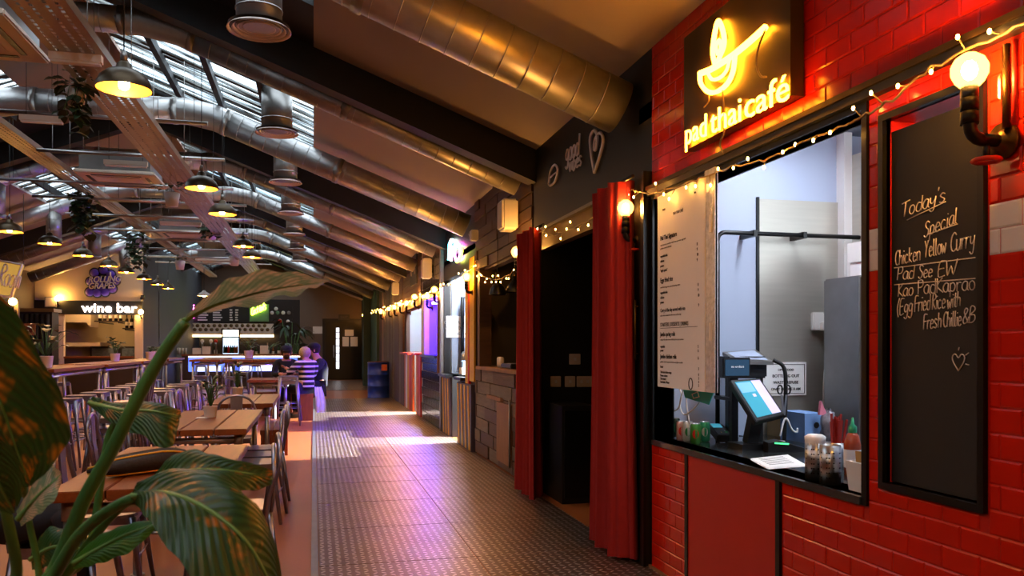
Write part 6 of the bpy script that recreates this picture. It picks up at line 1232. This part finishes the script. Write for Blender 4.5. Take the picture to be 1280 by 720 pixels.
def person(label, loc, rz, J, top, bottom, hair, cap=None, beard=False, glasses=False, S=1.0):
    """J: joint positions in local space, the figure facing -y"""
    t = thing('person', label, 'person', loc, None, rz); V = {k: Vector(v)*S for k, v in J.items()}
    names = ['pelvis', 'waist', 'chest', 'neck0', 'neck', 'head', 'crown', 'shL', 'elL', 'wrL', 'haL', 'shR', 'elR', 'wrR', 'haR', 'hiL', 'knL', 'anL', 'toL', 'hiR', 'knR', 'anR', 'toR']
    E = [('pelvis', 'waist'), ('waist', 'chest'), ('chest', 'neck0'), ('neck0', 'neck'), ('neck', 'head'), ('head', 'crown')]
    for s in 'LR': E += [('neck0', 'sh'+s), ('sh'+s, 'el'+s), ('el'+s, 'wr'+s), ('wr'+s, 'ha'+s), ('pelvis', 'hi'+s), ('hi'+s, 'kn'+s), ('kn'+s, 'an'+s), ('an'+s, 'to'+s)]
    R_ = dict(pelvis=.13, waist=.125, chest=.14, neck0=.075, neck=.055, head=.098, crown=.07, sh=.062, el=.043, wr=.03, ha=.034, hi=.092, kn=.06, an=.04, to=.036)
    rad = lambda n: R_.get(n, R_.get(n[:2], .05))*S
    ix = {n: i for i, n in enumerate(names)}; hd = V['head']; f = (V['face']-hd).normalized(); sd = f.cross(Vector((0, 0, 1))).normalized()
    ex = MB(); ex.ball(hd+f*.105*S+Vector((0, 0, -.005)), .018*S, 8, 6, (.8, 1, 1.3))
    for k in (-1, 1): ex.ball(hd+sd*k*.098*S, .026*S, 8, 6, (.6, .6, 1.2))
    for s in 'LR':                                         # five fingers on each hand
        w, h = V['wr'+s], V['ha'+s]; d = (h-w).normalized(); a = d.orthogonal().normalized()
        for k in range(4): q = h+a*(k-1.5)*.019*S; ex.tube([q, q+d*.05*S, q+d*(.085-.008*abs(k-1.5))*S-Vector((0, 0, .012))], [.009*S, .0085*S, .007*S], 6)
        q = h+a*.034*S-d*.02; ex.tube([q, q+(d+a).normalized()*.045*S], [.0105*S, .008*S], 6)
    me = skin_mesh('body', [V[n] for n in names], [(ix[a], ix[b]) for a, b in E], [rad(n) for n in names], 'skin', 2, ex); inst('body', me, t, (0, 0, 0))
    n1 = ['waist', 'chest', 'neck0', 'shL', 'elL', 'wrL', 'shR', 'elR', 'wrR', 'pelvis']; i1 = {n: i for i, n in enumerate(n1)}
    e1 = [('waist', 'chest'), ('chest', 'neck0'), ('neck0', 'shL'), ('shL', 'elL'), ('elL', 'wrL'), ('neck0', 'shR'), ('shR', 'elR'), ('elR', 'wrR'), ('waist', 'pelvis')]
    g = {'waist': 1.22, 'chest': 1.2, 'neck0': 1.15, 'pelvis': 1.18}
    v1 = [V[n].copy() for n in n1]; v1[2] = V['neck0']-Vector((0, 0, .01))
    for nme in ('wrL', 'wrR'): s = nme[2]; v1[i1[nme]] = V['el'+s].lerp(V[nme], .88)
    inst('jumper', skin_mesh('jumper', v1, [(i1[a], i1[b]) for a, b in e1], [rad(n)*g.get(n, 1.35) for n in n1], top), t, (0, 0, 0))
    n2 = ['pelvis', 'hiL', 'knL', 'anL', 'hiR', 'knR', 'anR']; i2 = {n: i for i, n in enumerate(n2)}
    inst('trousers', skin_mesh('trousers', [V[n] for n in n2], [(0, 1), (1, 2), (2, 3), (0, 4), (4, 5), (5, 6)], [rad(n)*1.2 for n in n2], bottom), t, (0, 0, 0))
    for s in 'LR':
        a, b_ = V['an'+s], V['to'+s]; mb = MB(); m_ = a.lerp(b_, .5); d = (b_-a); d.z = 0; d.normalize()
        mb.tube([a-d*.05+Vector((0, 0, -.035)), a+Vector((0, 0, -.03)), m_+Vector((0, 0, -.02)), b_+d*.04], [.035*S, .048*S, .046*S, .03*S], 10); pass
        o = bpy.data.objects.new('shoe', mb.mesh('shoe', 'shoe')); COL.objects.link(o); o.parent = t
    mb = MB(); mb.ball(hd+Vector((0, 0, .03*S))-f*.018*S, .112*S, 16, 10, (1, 1, 1.02))
    mb.v = [v if (v-hd).dot(f) < .045*S or v.z > hd.z+.085*S else hd+(v-hd)*.8 for v in mb.v]
    o = bpy.data.objects.new('hair', mb.mesh('hair', hair)); COL.objects.link(o); o.parent = t
    def part(nm, mb, mat): o = bpy.data.objects.new(nm, mb.mesh(nm, mat)); COL.objects.link(o); o.parent = t; return o
    if cap:
        mb = MB(); mb.lathe([(.118*S, .05*S), (.12*S, .08*S), (.1*S, .125*S), (.05*S, .15*S), (0, .155*S)], hd-f*.01, 18); mb.obox(hd+f*.08*S-sd*.075*S+Vector((0, 0, .055*S)), sd*.15*S, f*.1*S, (0, 0, .012)); part('cap', mb, cap)
    if beard: part('beard', MB().ball(hd+f*.055*S-Vector((0, 0, .07*S)), .06*S, 12, 8, (1, .8, .8)), 'beard')
    for k in (-1, 1): part('eye', MB().ball(hd+f*.09*S+sd*k*.034*S+Vector((0, 0, .018*S)), .012*S, 8, 6), 'print_black')
    part('mouth', MB().ball(hd+f*.096*S-Vector((0, 0, .048*S)), .018*S, 8, 6, (1.3, .6, .4)), 'rust')
    if glasses: part('glasses', MB().tube([hd+f*.105*S+sd*k*.075*S+Vector((0, 0, .02*S)) for k in (-1, -.5, 0, .5, 1)], .007, 6), 'print_black')
    return t
SIT = dict(pelvis=(0, .02, .58), waist=(0, .03, .74), chest=(0, .03, .92), neck0=(0, .02, 1.05), neck=(0, .0, 1.11), head=(0, -.02, 1.22), crown=(0, -.01, 1.28), face=(0, -.2, 1.2),
    shL=(-.19, .02, 1.02), elL=(-.24, -.1, .8), wrL=(-.12, -.32, .82), haL=(-.08, -.38, .82), shR=(.19, .02, 1.02), elR=(.24, -.1, .8), wrR=(.12, -.32, .82), haR=(.08, -.38, .82),
    hiL=(-.1, -.02, .56), knL=(-.13, -.43, .54), anL=(-.13, -.40, .09), toL=(-.14, -.53, .04), hiR=(.1, -.02, .56), knR=(.13, -.43, .54), anR=(.13, -.40, .09), toR=(.14, -.53, .04))
J = dict(SIT); J.update(head=(0, -.05, 1.2), face=(.02, -.22, 1.15), wrR=(.16, -.33, .92), haR=(.2, -.4, .96), elR=(.27, -.12, .86))
person('person in a black and white striped jumper with blond hair, seated on the bench end', (-.14, 15.22, 0), -PI*.82, J, 'striped_knit', 'dark_trousers', 'blond_hair', S=1.0)
J = dict(SIT); J.update(head=(0, -.1, 1.27), crown=(0, -.1, 1.33), neck=(0, -.05, 1.16), neck0=(0, -.02, 1.1), face=(0, -.28, 1.2), elR=(.3, -.15, .86), wrR=(.2, -.38, .95), haR=(.14, -.42, .97), elL=(-.26, -.2, .85), wrL=(-.2, -.4, .92), haL=(-.16, -.46, .94))
person('person in black with a dark cap leaning in from the aisle side of the bench', (.1, 15.72, 0), -PI*.46, J, 'black_cloth', 'dark_trousers', 'beard', 'black_cloth')
J = dict(SIT); person('bearded person in black with cap and glasses facing the camera', (-.52, 16.24, 0), .1, J, 'black_cloth', 'dark_trousers', 'beard', 'black_cloth', True, True)
t = thing('lilac_jacket', 'pale lilac jacket draped over the bench beside the striped jumper', 'jacket', (.04, 15.3, .1)); mb = MB(); vs = []; n = 10
for k, z in enumerate((.60, .5, .38, .26, .14)):
    for i in range(n+1): vs.append((.02+[.0, .0, .01, .015, .02][k]+.018*i*[.7, .9, 1, 1.05, .9][k], 15.02+[.1, .02, .0, .0, .01][k]+.016*math.sin(i*1.6+k*.4), z+.012*math.sin(i*2.3)))
fs = [(k*(n+1)+i, k*(n+1)+i+1, (k+1)*(n+1)+i+1, (k+1)*(n+1)+i) for k in range(4) for i in range(n)]; m0 = len(vs); vs += [(a, b+.012, c) for a, b, c in vs]; fs += [tuple(j+m0 for j in f[::-1]) for f in fs]
mb._a(vs, fs, True); mb.build('cloth', 'lilac_cloth', t)
# ---------------------------------------------------------------- large-leaved plant in the foreground
def big_leaf_mat(name, g1, g2, dry, amt):
    m, nt, b = newmat(name); N, L = nt.nodes, nt.links; uv = N.new('ShaderNodeUVMap'); uv.uv_map = 'UVMap'; sx = N.new('ShaderNodeSeparateXYZ'); L.new(uv.outputs[0], sx.inputs[0])
    def M(op, a, b_=None):
        n = N.new('ShaderNodeMath'); n.operation = op
        for i, x in enumerate((a, b_)):
            if x is None: continue
            if isinstance(x, (int, float)): n.inputs[i].default_value = x
            else: L.new(x, n.inputs[i])
        return n.outputs[0]
    au = M('ABSOLUTE', M('SUBTRACT', sx.outputs[0], .5)); ph = M('ADD', M('MULTIPLY', sx.outputs[1], 34), M('MULTIPLY', au, -22)); vein = M('SINE', M('MULTIPLY', ph, 3.1))
    nz = N.new('ShaderNodeTexNoise'); nz.inputs['Scale'].default_value = 2.6; nz.inputs['Detail'].default_value = 3; mp = N.new('ShaderNodeMapping'); mp.inputs['Scale'].default_value = (1, 2.2, 1); L.new(uv.outputs[0], mp.inputs[0]); L.new(mp.outputs[0], nz.inputs['Vector'])
    mr = N.new('ShaderNodeMapRange'); mr.inputs[1].default_value = amt; mr.inputs[2].default_value = amt+.09; L.new(nz.outputs['Fac'], mr.inputs[0])
    st = M('MULTIPLY', mr.outputs[0], M('ADD', .62, M('MULTIPLY', vein, .38)))
    c0 = N.new('ShaderNodeMix'); c0.data_type = 'RGBA'; L.new(M('ADD', .5, M('MULTIPLY', vein, .35)), c0.inputs[0]); c0.inputs[6].default_value = lin(g1); c0.inputs[7].default_value = lin(g2)
    c1 = N.new('ShaderNodeMix'); c1.data_type = 'RGBA'; L.new(st, c1.inputs[0]); L.new(c0.outputs[2], c1.inputs[6]); c1.inputs[7].default_value = lin(dry)
    L.new(c1.outputs[2], b.inputs['Base Color']); b.inputs['Roughness'].default_value = .38
    bp = N.new('ShaderNodeBump'); bp.inputs['Strength'].default_value = .25; bp.inputs['Distance'].default_value = .004; L.new(vein, bp.inputs['Height']); L.new(bp.outputs[0], b.inputs['Normal'])
    tr = N.new('ShaderNodeBsdfTranslucent'); L.new(c1.outputs[2], tr.inputs[0]); ms = N.new('ShaderNodeMixShader'); ms.inputs[0].default_value = .3; L.new(b.outputs[0], ms.inputs[1]); L.new(tr.outputs[0], ms.inputs[2]); L.new(ms.outputs[0], N['Material Output'].inputs[0])
big_leaf_mat('leaf_dark', '#1B3A16', '#2B4F20', '#C4791E', .5); big_leaf_mat('leaf_mid', '#24481F', '#37602B', '#B87A34', .56); big_leaf_mat('leaf_pale', '#6A8A60', '#93A57E', '#DCBE9A', .44); big_leaf_mat('leaf_fresh', '#2F6A22', '#4A8A34', '#A8862E', .68)
pm('leaf_rib', '#6E9A4E', .45, var=.15); pm('stalk', '#4C7D3C', .42, var=.2, scale=10); pm('pot_grey', '#5A5650', .7, var=.1)
ROOT = Vector((-.78, 1.12, 0))
pl = thing('leafy_plant', 'large broad-leaved plant with browning leaves in the left foreground', 'plant', ROOT)
MB().lathe([(0, 0), (.2, 0), (.26, .42), (.27, .44), (.24, .44), (.23, .4), (0, .4)], ROOT, 28).build('pot', 'pot_grey', pl); MB().lathe([(0, .405), (.232, .405)], ROOT, 24).build('soil', 'soil', pl)
def leaf(A, Mi, B, mat, sag=.02, rib=.005, n=26):
    """A / Mi / B: one edge, the midrib and the other edge as (px, py, distance) from base to tip"""
    def curve(P):
        C = spline([atd(*p) for p in P], 10); Ls = [0]
        for a, b in zip(C[:-1], C[1:]): Ls.append(Ls[-1]+(b-a).length)
        out = []; k = 0
        for i in range(n+1):
            s = Ls[-1]*i/n
            while k < len(Ls)-2 and Ls[k+1] < s: k += 1
            out.append(C[k].lerp(C[k+1], (s-Ls[k])/max(1e-9, Ls[k+1]-Ls[k])))
        return out
    a, m, b = curve(A), curve(Mi), curve(B); mb = MB(); mb.uv = []; vs = []; K = 4
    for i in range(n+1):
        for k in range(-K, K+1):
            e = a[i] if k < 0 else b[i]; s = abs(k)/K; p = m[i].lerp(e, s); w = (e-m[i]).length
            p = p+Vector((0, 0, sag*4*s*(1-s)))+Vector((0, 0, .05*w*math.sin(i*1.15+k)*s)); vs.append(p); mb.uv.append((.5+.5*k/K, i/n))
    W = 2*K+1; fs = [(i*W+k, i*W+k+1, (i+1)*W+k+1, (i+1)*W+k) for i in range(n) for k in range(W-1)]
    mb._a(vs, fs, True); o = mb.build('leaf', mat, pl); MB().tube([p+Vector((0, 0, .001)) for p in m], [rib*(1-.8*i/n) for i in range(n+1)], 7).build('midrib', 'leaf_rib', o); return m
def stalk(pts, r0, r1, mat='stalk'):
    Q = [atd(*p) for p in pts]; R0 = ROOT+Vector((.0, 0, .4)); P = spline([R0]+[R0.lerp(Q[0], k)+Vector((0, 0, .06*math.sin(k*PI))) for k in (.25, .5, .75, .9)]+Q, 6); n = len(P); MB().tube(P, [r0+(r1-r0)*i/(n-1) for i in range(n)], 10).build('stalk', mat, pl)
# tall leaf crossing the middle
stalk([(66, 716, 1.28), (105, 625, 1.28), (140, 562, 1.28), (172, 497, 1.28), (205, 440, 1.28), (232, 402, 1.28)], .014, .0095)
leaf([(228, 400, 1.28), (250, 378, 1.26), (285, 350, 1.25), (330, 338, 1.25), (375, 342, 1.26), (411, 350, 1.28)], [(228, 403, 1.28), (262, 384, 1.29), (300, 372, 1.3), (340, 362, 1.3), (380, 356, 1.3), (411, 351, 1.29)], [(228, 406, 1.28), (262, 388, 1.36), (295, 386, 1.4), (335, 376, 1.42), (375, 366, 1.4), (411, 352, 1.3)], 'leaf_pale', .0)
# big dark leaf on the left edge
stalk([(-40, 640, 1.05), (-95, 470, 1.05), (-90, 330, 1.05)], .013, .008)
leaf([(-80, 330, 1.05), (-20, 345, 1.0), (30, 410, 1.0), (72, 485, 1.02), (88, 545, 1.05), (62, 585, 1.08), (38, 607, 1.1)], [(-85, 330, 1.05), (-60, 370, 1.02), (-30, 430, 1.03), (0, 500, 1.06), (20, 560, 1.08), (38, 608, 1.1)], [(-90, 332, 1.05), (-140, 390, 1.1), (-130, 470, 1.15), (-80, 545, 1.15), (-20, 590, 1.12), (36, 609, 1.1)], 'leaf_dark', .01)
# shorter dark leaf below it
leaf([(-60, 470, .95), (-20, 505, .93), (15, 560, .95), (32, 600, .97), (20, 640, 1.0)], [(-65, 480, .95), (-40, 530, .95), (-15, 580, .97), (18, 642, 1.0)], [(-70, 490, .95), (-80, 560, .98), (-50, 620, 1.0), (16, 644, 1.0)], 'leaf_mid', .01)
stalk([(-35, 700, 1.0), (-60, 560, .97), (-65, 480, .95)], .011, .007)
# curling leaf in the middle
stalk([(110, 690, 1.45), (130, 575, 1.45), (140, 535, 1.45), (162, 514, 1.45)], .009, .006)
leaf([(120, 500, 1.45), (150, 510, 1.45), (180, 505, 1.44), (205, 508, 1.45), (226, 518, 1.47)], [(112, 504, 1.46), (150, 513, 1.43), (185, 514, 1.42), (210, 518, 1.43), (226, 522, 1.46)], [(110, 506, 1.46), (145, 532, 1.42), (180, 546, 1.4), (212, 562, 1.4), (224, 530, 1.45)], 'leaf_mid', .01)
# large arching leaf, bottom centre
stalk([(60, 730, 1.2), (100, 668, 1.2), (150, 630, 1.2), (190, 617, 1.2)], .012, .008)
leaf([(178, 608, 1.2), (215, 590, 1.2), (262, 590, 1.2), (305, 615, 1.18), (335, 655, 1.17), (350, 705, 1.16), (354, 752, 1.15)], [(165, 622, 1.2), (205, 618, 1.16), (245, 630, 1.14), (285, 656, 1.12), (318, 692, 1.12), (352, 760, 1.13)], [(168, 628, 1.2), (185, 650, 1.1), (215, 690, 1.07), (245, 728, 1.05), (290, 755, 1.06), (350, 765, 1.12)], 'leaf_mid', .015, .006)
# leaf behind it
leaf([(195, 598, 1.3), (212, 573, 1.3), (240, 562, 1.3), (285, 575, 1.3), (320, 583, 1.32), (341, 592, 1.34)], [(185, 608, 1.3), (222, 592, 1.28), (262, 588, 1.28), (305, 592, 1.3), (341, 600, 1.34)], [(190, 614, 1.3), (225, 606, 1.25), (268, 606, 1.25), (310, 614, 1.28), (340, 606, 1.34)], 'leaf_mid', .01)
stalk([(85, 715, 1.3), (130, 655, 1.3), (165, 622, 1.3), (190, 605, 1.3)], .010, .007)
# fresh green leaf and low ones
leaf([(92, 700, 1.25), (120, 672, 1.25), (160, 655, 1.25), (199, 650, 1.26)], [(92, 705, 1.25), (125, 686, 1.24), (160, 668, 1.24), (199, 654, 1.26)], [(92, 712, 1.25), (125, 704, 1.22), (165, 688, 1.22), (198, 658, 1.26)], 'leaf_fresh', .005)
leaf([(40, 690, 1.4), (60, 660, 1.4), (90, 665, 1.4), (118, 685, 1.4)], [(38, 700, 1.4), (65, 685, 1.38), (92, 685, 1.38), (120, 692, 1.4)], [(40, 712, 1.4), (65, 708, 1.37), (95, 706, 1.37), (118, 698, 1.4)], 'leaf_mid', .005)
stalk([(20, 725, 1.15), (8, 640, 1.12), (2, 580, 1.1)], .010, .007); stalk([(48, 730, 1.35), (36, 650, 1.35), (30, 600, 1.3)], .008, .005)
leaf([(20, 640, 1.3), (45, 600, 1.3), (62, 580, 1.3), (75, 590, 1.31)], [(22, 650, 1.3), (48, 620, 1.29), (64, 605, 1.29), (76, 594, 1.31)], [(26, 658, 1.3), (52, 640, 1.27), (70, 622, 1.27), (77, 598, 1.31)], 'leaf_pale', .004)
